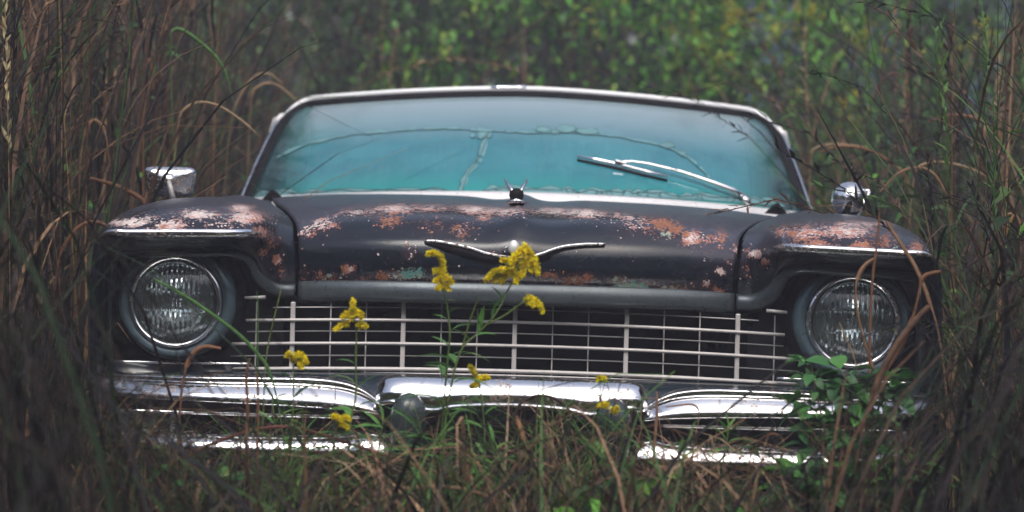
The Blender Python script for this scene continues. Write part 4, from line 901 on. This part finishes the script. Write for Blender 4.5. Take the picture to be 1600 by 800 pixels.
# the wood all round: a far-off mass the chrome mirrors, plus an unseen near screen added behind the viewer
def wood_and_screen():
    vb = VB(); n = 30000; a = U(0, 2 * math.pi, n); r = U(19, 27, n); keep = ~((np.abs(a - math.atan2(21, 5.2)) < .16))
    a, r = a[keep], r[keep]; n = len(a); hh = 9.5 + 1.5 * np.sin(a * 7) + 1.0 * np.sin(a * 17 + 1)  # treetops raised to cut low sky light
    p = np.stack([r * np.cos(a), r * np.sin(a) - 0, U(0, 1, n) ** .9 * hh], -1); d = rng.normal(0, 1, (n, 3))
    m_ = 9000; p = np.concatenate([p, np.stack([U(-11, 11, m_), U(-12, -9.5, m_), U(0, 4.6, m_)], -1)]); d = np.concatenate([d, rng.normal(0, 1, (m_, 3))]); n += m_  # near leaves added behind the viewer to darken the hood's reflection
    vb.add(leaves(p, np.concatenate([U(.6, 1.2, n - m_), U(.2, .45, m_)]), d, pal(n, [(2, (.018, .038, .016)), (2, (.028, .05, .02)), (1, (.03, .026, .02))]), .3, .7)); o = vb.build('wood_and_screen', M['leaf']); tag(o, 'dark wood closing off the clearing, plus an added leaf screen behind the viewer', 'wood', kind='stuff')
wood_and_screen()

# ---- goldenrod: stem, leaves, flower sprays
def leaf_mesh(name, aspect, droop, col, seg=5):
    V, Q = [], []
    for i in range(seg + 1):
        t = i / seg; h = aspect * .5 * math.sin(math.pi * min(1, t ** .8)) ** .9; z = -droop * t * t + .06 * math.sin(t * 3)
        V += [(t, -h, z + h * .3), (t, 0, z), (t, h, z + h * .3)]
    for i in range(seg):
        for c_ in range(2): a = i * 3 + c_; Q.append((a, a + 1, a + 4, a + 3))
    me = bpy.data.meshes.new(name); me.from_pydata(V, [], Q); a = me.attributes.new('Col', 'FLOAT_COLOR', 'POINT'); a.data.foreach_set('color', np.tile(np.array([*col, 1], np.float32), len(V)))
    me.polygons.foreach_set('use_smooth', [True] * len(Q)); me.materials.append(M['leaf']); me.update(); return me
LEAFS = [leaf_mesh('narrow_leaf', .19, .25, (.085, .24, .045)), leaf_mesh('narrow_leaf', .17, .45, (.07, .20, .04)), leaf_mesh('narrow_leaf', .20, .10, (.12, .30, .06)), leaf_mesh('narrow_leaf', .16, .5, (.14, .24, .05))]
def put_leaf(parent, pos, d, size, mesh, roll=0.0, name='leaf'):
    o = bpy.data.objects.new(name, mesh); COL.objects.link(o); o.parent = parent
    d = Vector(d).normalized(); q = d.to_track_quat('X', 'Z'); o.rotation_mode = 'QUATERNION'; o.rotation_quaternion = q @ Euler((roll, 0, 0)).to_quaternion(); o.location = pos; o.scale = (size,) * 3; return o
def spray(parent, pts, wid, dens=260, col=(.97, .77, .014), name='flower_spray'):
    """a plume of tiny florets along a curved spine"""
    sp = smooth_path([tuple(p) for p in pts], 24); P = np.array([tuple(p) for p in sp]); n = dens; t = U(0, 1, n); f = t * 23; i = np.minimum(f.astype(int), 22); w = (f - i)[:, None]
    c = P[i] * (1 - w) + P[i + 1] * w; pr = (wid * (1 - .55 * t))[:, None]; q = rng.normal(0, 1, (n, 3)); q /= np.linalg.norm(q, axis=1, keepdims=True)
    br = np.sin(t * 40 + U(0, 6.28)) * .5 + .6; p = c + q * pr * (U(.2, 1.25, n) * br + .15)[:, None]; vb = VB(); cols = np.clip(np.array(col) * rng.lognormal(0, .22, (n, 1)), 0, .97); gk = rng.random(n) < .04; cols[gk] = np.array([.28, .34, .05]); bk = rng.random(n) < .015; cols[bk] = np.array([.22, .12, .04])
    vb.add(leaves(p, U(.0035, .0068, n), q + rng.normal(0, .4, (n, 3)), cols, .1, .9))
    vb.add(stems(P[None], np.array([.0012]), np.array([.0006]), np.array([[.12, .20, .03]])))
    o = vb.build(name, M['flower'], parent); return o
def goldenrod(label, y, stem_px, sprays, leaf_list, name='goldenrod', group='goldenrod in front of the car', r=.0030, side=()):
    """stem_px: (px, py) from low to high; sprays: lists of pixels; leaf_list: (stem fraction, dx px, dy px)"""
    base = at(*stem_px[0], y); top = at(*stem_px[-1], y)
    pts = [at(a, b_, y + .012 * math.sin(3 * k)) for k, (a, b_) in enumerate(stem_px)]
    g0 = Vector((pts[0].x - .03, y, -.02)); root = empty(name, g0); tag(root, label, 'goldenrod' if name == 'goldenrod' else 'plant', group or 'leafy sprouts in front of the bumper')
    keys = [Vector((0, 0, 0)), (pts[0] - g0) * .5 + Vector((.01, 0, 0))] + [p - g0 for p in pts]
    sp = smooth_path([tuple(p) for p in keys], 40); b = VB(); b.add(stems(np.array([[tuple(p) for p in sp]]), np.array([r]), np.array([r * .5]), np.array([[.13, .20, .045]]))); b.build('stem', M['leaf'], root)
    for br in side:
        q = [at(a, b_, y - .01 * k) - g0 for k, (a, b_) in enumerate(br)]; b = VB(); b.add(stems(np.array([[tuple(p) for p in smooth_path([tuple(z) for z in q], 14)]]), np.array([r * .7]), np.array([r * .4]), np.array([[.14, .21, .045]]))); b.build('side_stem', M['leaf'], root)
    for s_ in sprays:
        w_ = s_[0] * .58; q = [at(a, b_, y - .006 * k + U(-.004, .004)) - g0 for k, (a, b_) in enumerate(s_[1:])]; spray(root, q, w_ / s_at(y), int(220 + 20 * w_ * len(q)))
    s = s_at(y)
    for k, (x0, y0, dx, dy) in enumerate(leaf_list):
        p = at(x0, y0, y) - g0; d = Vector((dx / s, U(-.35, .2) * math.hypot(dx, dy) / s, -dy / s)); put_leaf(root, p, d, d.length * 1.05, LEAFS[k % 4], U(-.6, .6))
    # lower, hidden part of the stem is leafy as well
    for k in range(7):
        f = sp[3 + k * 2]; a = k * 2.4; put_leaf(root, f, (math.cos(a), math.sin(a), .35), U(.07, .11), LEAFS[k % 4], 0)
    return root
goldenrod('tall goldenrod with the largest yellow plume, in front of the hood emblem', -.62, [(694, 690), (706, 600), (722, 545), (748, 520), (775, 490), (793, 455), (806, 430), (815, 400)],
    [(9, (822, 386), (812, 394), (802, 404), (800, 420)), (9, (820, 386), (829, 396), (837, 410), (841, 430)), (7, (822, 390), (826, 408), (832, 424)), (6, (808, 404), (795, 408), (783, 406)), (8, (806, 420), (795, 424), (783, 422), (770, 427), (759, 438)), (7, (800, 424), (790, 430), (783, 440)), (6, (803, 422), (808, 432), (806, 442)), (7, (815, 404), (818, 420), (816, 432)), (6, (782, 424), (776, 432), (772, 440)), (7, (823, 470), (828, 466), (833, 478)), (6, (828, 466), (840, 472), (848, 488))],
    [(700, 650, 34, -14), (702, 650, -36, -30), (703, 640, 44, 4), (706, 612, -10, -40), (712, 580, -44, -22), (716, 570, -60, -34), (748, 520, 8, -44), (752, 515, -6, -28), (768, 500, 14, -44), (776, 488, -10, -30), (690, 600, -6, -42), (720, 555, 40, -10), (742, 525, 32, -8), (700, 670, 52, -22), (698, 660, -22, -50), (735, 535, -20, -30), (785, 470, -14, -26), (798, 446, 10, -18)],
    side=[[(760, 508), (790, 492), (815, 474), (824, 469)], [(722, 545), (733, 505), (744, 475), (748, 462)]])
goldenrod('slender goldenrod with one curled plume left of the hood emblem', -.60, [(690, 690), (700, 560), (703, 520), (699, 480), (694, 455), (692, 440)],
    [(7, (694, 440), (692, 425), (692, 410), (688, 400), (678, 395), (668, 397)), (6, (694, 432), (686, 434), (680, 440)), (5, (695, 432), (702, 436), (706, 442)), (6, (694, 444), (688, 448), (684, 450)), (5, (693, 420), (684, 422), (679, 424)), (5, (694, 446), (699, 448), (701, 452))],
    [(699, 490, 22, -14), (703, 520, 26, -24), (700, 500, -22, -10), (698, 470, 14, -4), (704, 545, -24, -24), (702, 560, 24, -20), (700, 580, -36, -12), (699, 600, 36, -22), (697, 472, -14, -12)])
goldenrod('goldenrod with a stubby yellow top over the left of the grille', -.64, [(545, 690), (556, 620), (556, 560), (557, 520), (553, 495)],
    [(9, (550, 496), (552, 484), (551, 470)), (7, (548, 490), (540, 492), (535, 496)), (6, (556, 488), (563, 490), (566, 496)), (5, (545, 504), (534, 508), (525, 514)), (5, (560, 508), (568, 508), (572, 511))],
    [(557, 570, -28, -14), (557, 580, -30, -4), (556, 610, 32, -26), (556, 600, -34, -26), (553, 640, 40, -20), (552, 645, -40, -16), (555, 556, -14, -3), (557, 545, 14, -10), (550, 670, 46, -12), (550, 660, -50, -26)])
goldenrod('short yellow goldenrod beside the left headlight end of the grille', -.66, [(455, 690), (458, 640), (459, 600), (458, 570)],
    [(6, (458, 566), (466, 554), (474, 558), (480, 568)), (5, (458, 562), (452, 553), (448, 556)), (5, (466, 560), (470, 568), (470, 574))],
    [(459, 600, -22, -26), (459, 610, 26, -22), (458, 640, -30, -20), (458, 650, 32, -18), (470, 575, 22, 10), (458, 625, 34, -40)])
goldenrod('small goldenrod sprig in front of the chrome bumper centre', -.58, [(757, 700), (756, 660), (752, 620), (748, 596)],
    [(5, (748, 594), (740, 580), (734, 572)), (5, (750, 592), (757, 590), (764, 590)), (4, (747, 600), (740, 602), (737, 604))],
    [(757, 640, -18, -28), (757, 650, 20, -24), (756, 670, -34, -16), (757, 680, 34, -14), (754, 628, 14, -14)])
goldenrod('faint goldenrod with pale buds right of the bumper centre', -.62, [(945, 700), (948, 650), (952, 615), (946, 590)],
    [(4, (950, 634), (942, 632), (936, 636)), (4, (956, 640), (962, 642), (964, 636)), (3, (946, 594), (940, 590), (934, 594))],
    [(950, 640, -28, -16), (950, 650, 28, -16), (948, 670, -30, -6), (948, 668, 30, -14), (952, 618, 16, -12), (950, 606, -14, -12)], r=.0022)
goldenrod('low goldenrod with fading yellow tips below the left bumper', -.70, [(520, 730), (522, 690), (530, 655)],
    [(4, (530, 656), (524, 650), (519, 653)), (4, (532, 656), (540, 652), (546, 656)), (4, (530, 662), (538, 664), (543, 668))],
    [(524, 690, -38, -14), (524, 685, 44, -18), (522, 700, -44, 4), (523, 700, 56, -10), (527, 672, -24, -14), (527, 675, 40, -22), (521, 712, -52, 14), (521, 712, 46, 12)])
goldenrod('bright green leafy sprout standing before the right bumper', -.58, [(1130, 740), (1133, 710), (1138, 675)], [],
    [(1136, 690, -22, -30), (1137, 685, 18, -34), (1138, 676, -4, -34), (1138, 676, 8, -30), (1136, 690, -34, -10), (1136, 692, 34, -16), (1135, 700, -30, 10), (1135, 700, 32, 6), (1137, 680, -14, -32), (1138, 678, 24, -22)], name='leafy_sprout', group=None)
goldenrod('green willow-leaved plant in front of the left bumper guard', -.60, [(655, 740), (660, 700), (655, 660), (648, 640)], [],
    [(660, 690, -42, -64), (660, 700, 44, -28), (661, 705, 60, -14), (658, 680, -14, -50), (656, 665, 24, -36), (660, 712, 48, 0), (658, 715, -40, -22), (652, 650, -12, -28), (659, 700, -52, -6), (654, 730, 60, -18)], name='leafy_sprout', group=None)
goldenrod('tuft of narrow green leaves low beside the left lower bumper', -.72, [(480, 740), (478, 700), (474, 668)], [],
    [(478, 690, 40, -26), (478, 692, -36, -22), (476, 680, 20, -30), (477, 700, 60, -4), (477, 705, -50, 0), (475, 670, -16, -22), (479, 712, 50, 12), (478, 715, -44, 14), (476, 685, -26, -34)], name='leafy_sprout', group=None)

goldenrod('green sprout with long leaves under the left bumper bar', -.55, [(590, 740), (592, 700), (598, 660)], [],
    [(594, 690, -44, -18), (594, 690, 40, -30), (597, 670, -30, -30), (597, 665, 24, -34), (592, 705, 52, -6), (592, 710, -50, 2), (598, 662, -6, -36), (593, 715, 40, 14)], name='leafy_sprout', group=None)
goldenrod('sprout of bright narrow leaves left of the left plume stem', -.66, [(440, 740), (436, 700), (428, 650), (425, 620)], [],
    [(434, 690, -36, -20), (434, 690, 38, -28), (430, 665, -30, -26), (430, 660, 30, -34), (437, 705, 48, -10), (437, 710, -44, 6), (426, 630, -14, -30), (426, 632, 18, -26)], name='leafy_sprout', group=None)
goldenrod('dim green sprout leaning before the bottom centre', -.8, [(770, 790), (775, 740), (770, 690)], [],
    [(774, 735, -40, -24), (774, 730, 36, -34), (772, 710, -26, -34), (772, 705, 30, -26), (772, 750, 46, -4), (772, 755, -46, -2), (770, 695, -6, -36)], name='leafy_sprout', group=None)
goldenrod('leafy green sprout at the bottom right of centre', -.7, [(1075, 800), (1068, 760), (1062, 715)], [],
    [(1067, 755, -36, -20), (1067, 750, 38, -28), (1064, 730, -26, -30), (1064, 725, 24, -34), (1070, 770, 44, 0), (1070, 775, -40, 4), (1062, 718, 4, -36)], name='leafy_sprout', group=None)

# goldenrod far behind, top right
def far_goldenrod(px, py, y, label):
    p = at(px, py, y); g0 = Vector((p.x, y, -.03)); root = empty('goldenrod', g0); tag(root, label, 'goldenrod', 'goldenrod behind the car')
    top = p - g0; b = VB(); b.add(stems(np.array([[(0, 0, 0), (.02, 0, top.z * .4), (-.01, 0, top.z * .8), tuple(top)]]), np.array([.006]), np.array([.002]), np.array([[.06, .10, .03]]))); b.build('stem', M['leaf'], root)
    for k in range(6):
        a = U(0, 6.28); e = top + Vector((math.cos(a) * .09, math.sin(a) * .09, U(-.16, .02))); spray(root, [top + Vector((0, 0, -.03 * k)), top + Vector((math.cos(a) * .05, math.sin(a) * .05, .01 - .025 * k)), e], .016, 90, (.90, .70, .020))
    n = 70; z = U(.15, .92, n) * top.z; a = U(0, 6.28, n); vb = VB(); vb.add(leaves(np.stack([U(-.01, .01, n), U(-.01, .01, n), z], -1), U(.07, .13, n), np.stack([np.cos(a), np.sin(a), U(-.1, .7, n)], -1), pal(n, GREEN), .3, .22)); o = vb.build('foliage', M['leaf'], root)
for px, py, y, lb in ((1195, 18, 6.4, 'goldenrod with the brightest plume above the right roof corner'), (1250, -4, 6.8, 'goldenrod at the top edge right of the bright shrub'), (1272, 12, 6.6, 'goldenrod leaning right near the top, beside dark trunk'), (1110, 55, 6.6, 'small goldenrod over the bright green shrub'), (1085, 5, 7.0, 'goldenrod at the top edge above the shrub'), (1355, 34, 6.5, 'lone goldenrod spire between bluish gaps'), (1340, 150, 6.0, 'short goldenrod low behind the right reeds'), (1540, 35, 6.8, 'goldenrod at the upper right before the trees'), (1130, 8, 6.3, 'goldenrod just left of the brightest plume'), (1500, 60, 7.0, 'dim goldenrod behind the arching reeds at right')):
    far_goldenrod(px, py, y, lb)

# ---- broad-leaved bramble at the right headlight
BROAD = [leaf_mesh('broad_leaf', .62, .25, (.045, .165, .040)), leaf_mesh('broad_leaf', .55, .4, (.030, .110, .030)), leaf_mesh('broad_leaf', .6, .15, (.08, .24, .05)), leaf_mesh('broad_leaf', .5, .3, (.05, .14, .035))]
def bramble(label, stems_px, y, n_leaf, size, seed):
    r = np.random.default_rng(seed); g0 = Vector((at(*stems_px[0][0], y).x, y, -.02)); root = empty('bramble', g0); tag(root, label, 'bush', 'brambles in front of the car')
    for stem in stems_px:
        q = [Vector((0, 0, 0))] + [at(a, b_, y + .03 * k - .05) - g0 for k, (a, b_) in enumerate(stem)]; sp = smooth_path([tuple(z) for z in q], 30)
        b = VB(); b.add(stems(np.array([[tuple(p) for p in sp]]), np.array([.0035]), np.array([.0015]), np.array([[.12, .11, .04]]))); b.build('stem', M['leaf'], root)
        for k in range(n_leaf):
            p = sp[min(29, 5 + int(24 * (k + r.uniform(0, 1)) / n_leaf))]; a = r.uniform(0, 6.28); d = Vector((math.cos(a), math.sin(a) * .7, r.uniform(-.5, .5)))
            put_leaf(root, p + d * .02, d, r.uniform(*size), BROAD[k % 4], r.uniform(-.7, .7))
bramble('dark green broad-leaved bramble climbing over the right end of the bumper', [[(1300, 780), (1290, 680), (1272, 600), (1268, 568)], [(1320, 780), (1335, 680), (1330, 610), (1310, 575)], [(1290, 790), (1275, 720), (1262, 650), (1255, 610)], [(1340, 780), (1370, 690), (1385, 620), (1380, 590)], [(1330, 790), (1350, 720), (1352, 640), (1345, 595)], [(1300, 790), (1310, 740), (1305, 680), (1300, 630)]], -.62, 58, (.028, .058), 5)
bramble('low dark bramble spreading at the bottom right', [[(1300, 800), (1270, 760), (1260, 730)], [(1330, 800), (1350, 750), (1380, 720)], [(1380, 800), (1420, 740), (1440, 690)]], -.75, 16, (.04, .065), 6)
bramble('shaded green bramble at the bottom left of the bumper', [[(280, 800), (290, 740), (270, 700)], [(300, 800), (330, 740), (345, 710)], [(320, 800), (390, 750), (420, 725)]], -.72, 13, (.035, .055), 7)

DEFER = []
# ---- single dry blades and stems one can point at
def chaikin(q, it=3):
    for _ in range(it):
        o = [q[0]]
        for a, b_ in zip(q[:-1], q[1:]): o += [a * .75 + b_ * .25, a * .25 + b_ * .75]
        q = o + [q[-1]]
    return q
def dry_blade(label, pts_px, y, w, col, group=None, y2=None):
    ys = np.linspace(y, y if y2 is None else y2, len(pts_px)); q = [at(a, b_, yy) for (a, b_), yy in zip(pts_px, ys)]
    if pts_px[0][1] < 830: q = [Vector((q[0].x + (q[0].x - q[1].x) * .3, q[0].y, 0.0))] + q
    else: q[0].z = min(q[0].z, 0.1)
    g0 = Vector((q[0].x, q[0].y, -.01)); sp = chaikin([p - g0 for p in q]); b = MB(); n = len(sp)
    rad = [w / s_at(y) * .5 * (.45 + .55 * math.sin(math.pi * min(1, .12 + .88 * k / n)) ** .7) for k in range(n)]
    b.tube(sp, rad, 5, sx=.45); me = b.mesh('dry_blade'); a = me.attributes.new('Col', 'FLOAT_COLOR', 'POINT'); a.data.foreach_set('color', np.tile(np.array([*col, 1], np.float32), len(me.vertices)))
    o = link('dry_grass_blade', me, M['grass']); o.location = g0; tag(o, label, 'grass blade', group or 'single dry blades around the front')
TWIG = (.030, .024, .022)
for k, (lb, pp, yy, w_) in enumerate((('dark twig slanting right behind the roof centre', [(700, 860), (720, 160), (800, 70), (880, 0)], 6.3, 7), ('second dark twig slanting right behind the roof', [(760, 860), (790, 150), (850, 80), (930, -10)], 6.5, 6),
    ('dark upright stem left behind the roof', [(640, 860), (645, 140), (660, 60), (672, -10)], 6.2, 9), ('dark stem crossing behind the left end of the roof', [(560, 860), (570, 130), (520, 40), (490, -10)], 6.0, 6), ('thin dark stem behind the left roof corner', [(500, 860), (520, 140), (545, 60), (575, -20)], 5.9, 5))):
    DEFER.append((lb, pp, yy, w_))
TAN, RUST, GRN, PALE = (.26, .15, .085), (.20, .095, .05), (.07, .17, .04), (.30, .21, .12)
dry_blade('green blade crossing the left headlight diagonally', [(470, 860), (440, 600), (385, 530), (330, 490), (290, 462), (240, 436)], -.42, 6, GRN)
dry_blade('curled rust-brown blade below the left headlight', [(262, 860), (280, 640), (288, 580), (300, 552), (318, 540), (345, 545)], -.5, 9, RUST)
dry_blade('thick rust-brown stalk in front of the left bumper', [(380, 860), (384, 700), (388, 640), (384, 590), (390, 560)], -.75, 12, RUST)
dry_blade('second brown stalk just right of the thick one at the left bumper', [(398, 860), (402, 700), (404, 630), (402, 590), (400, 580)], -.8, 9, RUST)
dry_blade('green blade rising over the left end of the grille', [(395, 860), (405, 640), (402, 560), (404, 480), (401, 455)], -.55, 5, GRN)
dry_blade('yellowish green blade leaning right over the left grille end', [(400, 860), (412, 600), (418, 540), (430, 490), (440, 450)], -.52, 6, (.14, .18, .05))
dry_blade('long arching blade hooked over the right headlight', [(1450, 860), (1380, 620), (1345, 520), (1334, 450), (1348, 415), (1370, 402)], -.5, 8, TAN)
dry_blade('upright tan blade in front of the right headlight', [(1350, 860), (1358, 560), (1362, 440), (1372, 370), (1374, 332)], -.5, 9, RUST)
dry_blade('brown blade bowing down beside the right headlight', [(1330, 860), (1370, 600), (1420, 520), (1436, 460), (1440, 430), (1470, 424)], -.55, 9, RUST)
dry_blade('broken tan stem slanting across the right headlight glass', [(1342, 860), (1343, 588), (1332, 550), (1311, 504)], -.4, 3, PALE)
dry_blade('thin tan blade crossing the right fender tip', [(1500, 860), (1480, 560), (1440, 430), (1400, 370), (1385, 346)], -.35, 7, TAN)
dry_blade('thick diagonal stalk leaning right below the right headlight', [(1290, 860), (1340, 680), (1385, 560), (1430, 500), (1452, 478)], -.8, 12, (.13, .075, .045))
dry_blade('dark twig bowed across the bumper centre', [(700, 860), (800, 640), (830, 618), (860, 618), (885, 635), (905, 660)], -.5, 5, (.05, .03, .025))
dry_blade('bent thin tan stem before the right bumper', [(1068, 860), (1080, 700), (1100, 628), (1040, 636)], -.5, 3.5, TAN)
dry_blade('pale brown stalk standing before the right bumper joint', [(1015, 860), (1020, 720), (1027, 650), (1026, 612)], -.6, 11, TAN)
dry_blade('looping dry blade hooped over the right lower bumper', [(1150, 860), (1165, 720), (1190, 682), (1215, 676), (1228, 695), (1215, 730), (1200, 755)], -.55, 5, RUST)
dry_blade('long reddish stem lying across the left lower bumper', [(200, 760), (330, 690), (440, 660), (520, 685), (600, 710), (700, 745), (780, 775)], -.68, 6, (.16, .06, .04))
dry_blade('pale dry stem lying low across the bottom centre', [(470, 830), (560, 775), (640, 762), (720, 760), (800, 790)], -.9, 8, TAN)
dry_blade('forked pale blade at the bottom centre right', [(835, 860), (838, 760), (850, 740), (870, 770), (885, 800)], -.8, 8, TAN)
dry_blade('upright rust blade left of the fallen grass at bottom centre', [(905, 860), (908, 740), (898, 690), (893, 672)], -.7, 10, TAN)
dry_blade('bent tan blade folded over at the bottom centre', [(815, 860), (830, 720), (812, 665), (806, 650)], -.62, 9, (.30, .16, .08))
dry_blade('split tan blade pair leaning left at bottom right of centre', [(1010, 860), (1015, 760), (1028, 725), (1045, 740), (1060, 790)], -.75, 9, TAN)
dry_blade('ochre upright blade lit at the far left edge', [(150, 860), (98, 160), (97, 120), (92, 0)], .6, 4, (.36, .22, .07))
dry_blade('straw arch bending over left of the mirror', [(250, 860), (270, 190), (300, 158), (340, 162), (380, 190), (400, 208)], 1.4, 5, PALE)
dry_blade('straw arch touching the left roof corner', [(385, 860), (385, 150), (410, 130), (430, 130), (450, 145), (464, 158)], 2.9, 5, PALE)
dry_blade('long green blade arching high on the left', [(300, 860), (262, 60), (275, 40), (310, 62), (350, 100), (365, 160)], 1.6, 6, GRN)
dry_blade('thick dark stalk rising high on the left', [(300, 860), (330, 500), (332, 330), (336, 150), (343, 12)], 2.0, 4, (.30, .18, .08))
dry_blade('brown blade lying out from behind the left mirror', [(300, 860), (262, 420), (235, 318), (190, 292), (140, 278)], 1.0, 8, RUST)
dry_blade('pale arch over the reeds right of the round mirror', [(1400, 860), (1420, 270), (1450, 252), (1490, 255), (1530, 268), (1560, 290)], 1.6, 5, PALE)
dry_blade('straw coloured arch right of the right roof corner', [(1260, 860), (1262, 240), (1280, 228), (1310, 225), (1350, 230)], 2.4, 5, PALE)
dry_blade('dark drooping stalk with heavy head at upper right', [(1370, 860), (1375, 200), (1378, 80), (1390, 48), (1408, 50), (1402, 70)], 2.6, 5, (.11, .06, .045))
dry_blade('dark branch slanting from the top right down leftwards', [(1500, 860), (1480, 400), (1440, 180), (1360, 90), (1270, 40)], 3.0, 4, (.045, .035, .03))
dry_blade('ochre blade standing near the right edge', [(1540, 860), (1560, 400), (1572, 360), (1584, 335)], .5, 6, (.40, .24, .08))
for lb, pp, yy, w_, cc in (('wide straw arch above the right fender', [(1500, 860), (1490, 330), (1460, 262), (1410, 262), (1375, 300)], 1.2, 5, TAN), ('brown arch sweeping left behind the round mirror', [(1480, 860), (1440, 300), (1380, 240), (1320, 225), (1280, 238)], 2.2, 5, RUST),
    ('tall brown reed bowing left at the right edge', [(1620, 860), (1600, 300), (1560, 200), (1500, 175), (1450, 190)], 1.8, 6, RUST), ('thin straw reed hooping down at the right edge', [(1500, 860), (1530, 420), (1560, 340), (1590, 330), (1600, 380)], .8, 5, TAN), ('long green blade bending right of the windscreen', [(1270, 860), (1290, 330), (1262, 200), (1240, 175), (1218, 190)], 3.0, 5, GRN),
    ('rust coloured blade hanging at the upper left', [(230, 860), (222, 200), (226, 100), (236, 90), (240, 140)], 1.5, 8, RUST), ('pale blade folded over at the left edge', [(110, 860), (120, 260), (140, 180), (165, 200), (170, 250)], .9, 7, TAN), ('brown arch low on the left beside the fender', [(60, 860), (80, 420), (120, 350), (160, 345), (185, 372)], .3, 7, RUST),
    ('dark reed bending over below the lone goldenrod spire', [(1330, 860), (1345, 230), (1370, 130), (1400, 110), (1420, 130)], 3.2, 6, (.10, .055, .045)), ('straw reed leaning over the left roof corner', [(330, 860), (350, 200), (390, 120), (420, 112), (440, 130)], 2.6, 4, PALE)):
    dry_blade(lb, pp, yy, w_, cc)
dry_blade('tan hooked blade high above the middle of the roof', [(600, 860), (606, 110), (620, 60), (622, 48), (616, 46)], 5.6, 6, (.24, .13, .08))

for lb, pp, yy, w_ in DEFER: dry_blade(lb, pp, yy, w_, TWIG)
# ---- thin scattering volume added to lift the blacks
def black_lift():
    b = MB(); b.box((0, 4, 5.9), (70, 70, 14)); m = bpy.data.materials.new('black_lift_volume'); m.use_nodes = True; n = m.node_tree.nodes; n.remove(n['Principled BSDF'])
    p = n.new('ShaderNodeVolumePrincipled'); p.inputs['Color'].default_value = (0.82, 0.83, 1.0, 1); p.inputs['Density'].default_value = 0.0066; p.inputs['Anisotropy'].default_value = 0.0
    m.node_tree.links.new(p.outputs[0], n['Material Output'].inputs['Volume']); o = b.build('veil', m); tag(o, 'thin bluish volume added to lift the blacks', 'veil', kind='stuff')
black_lift()
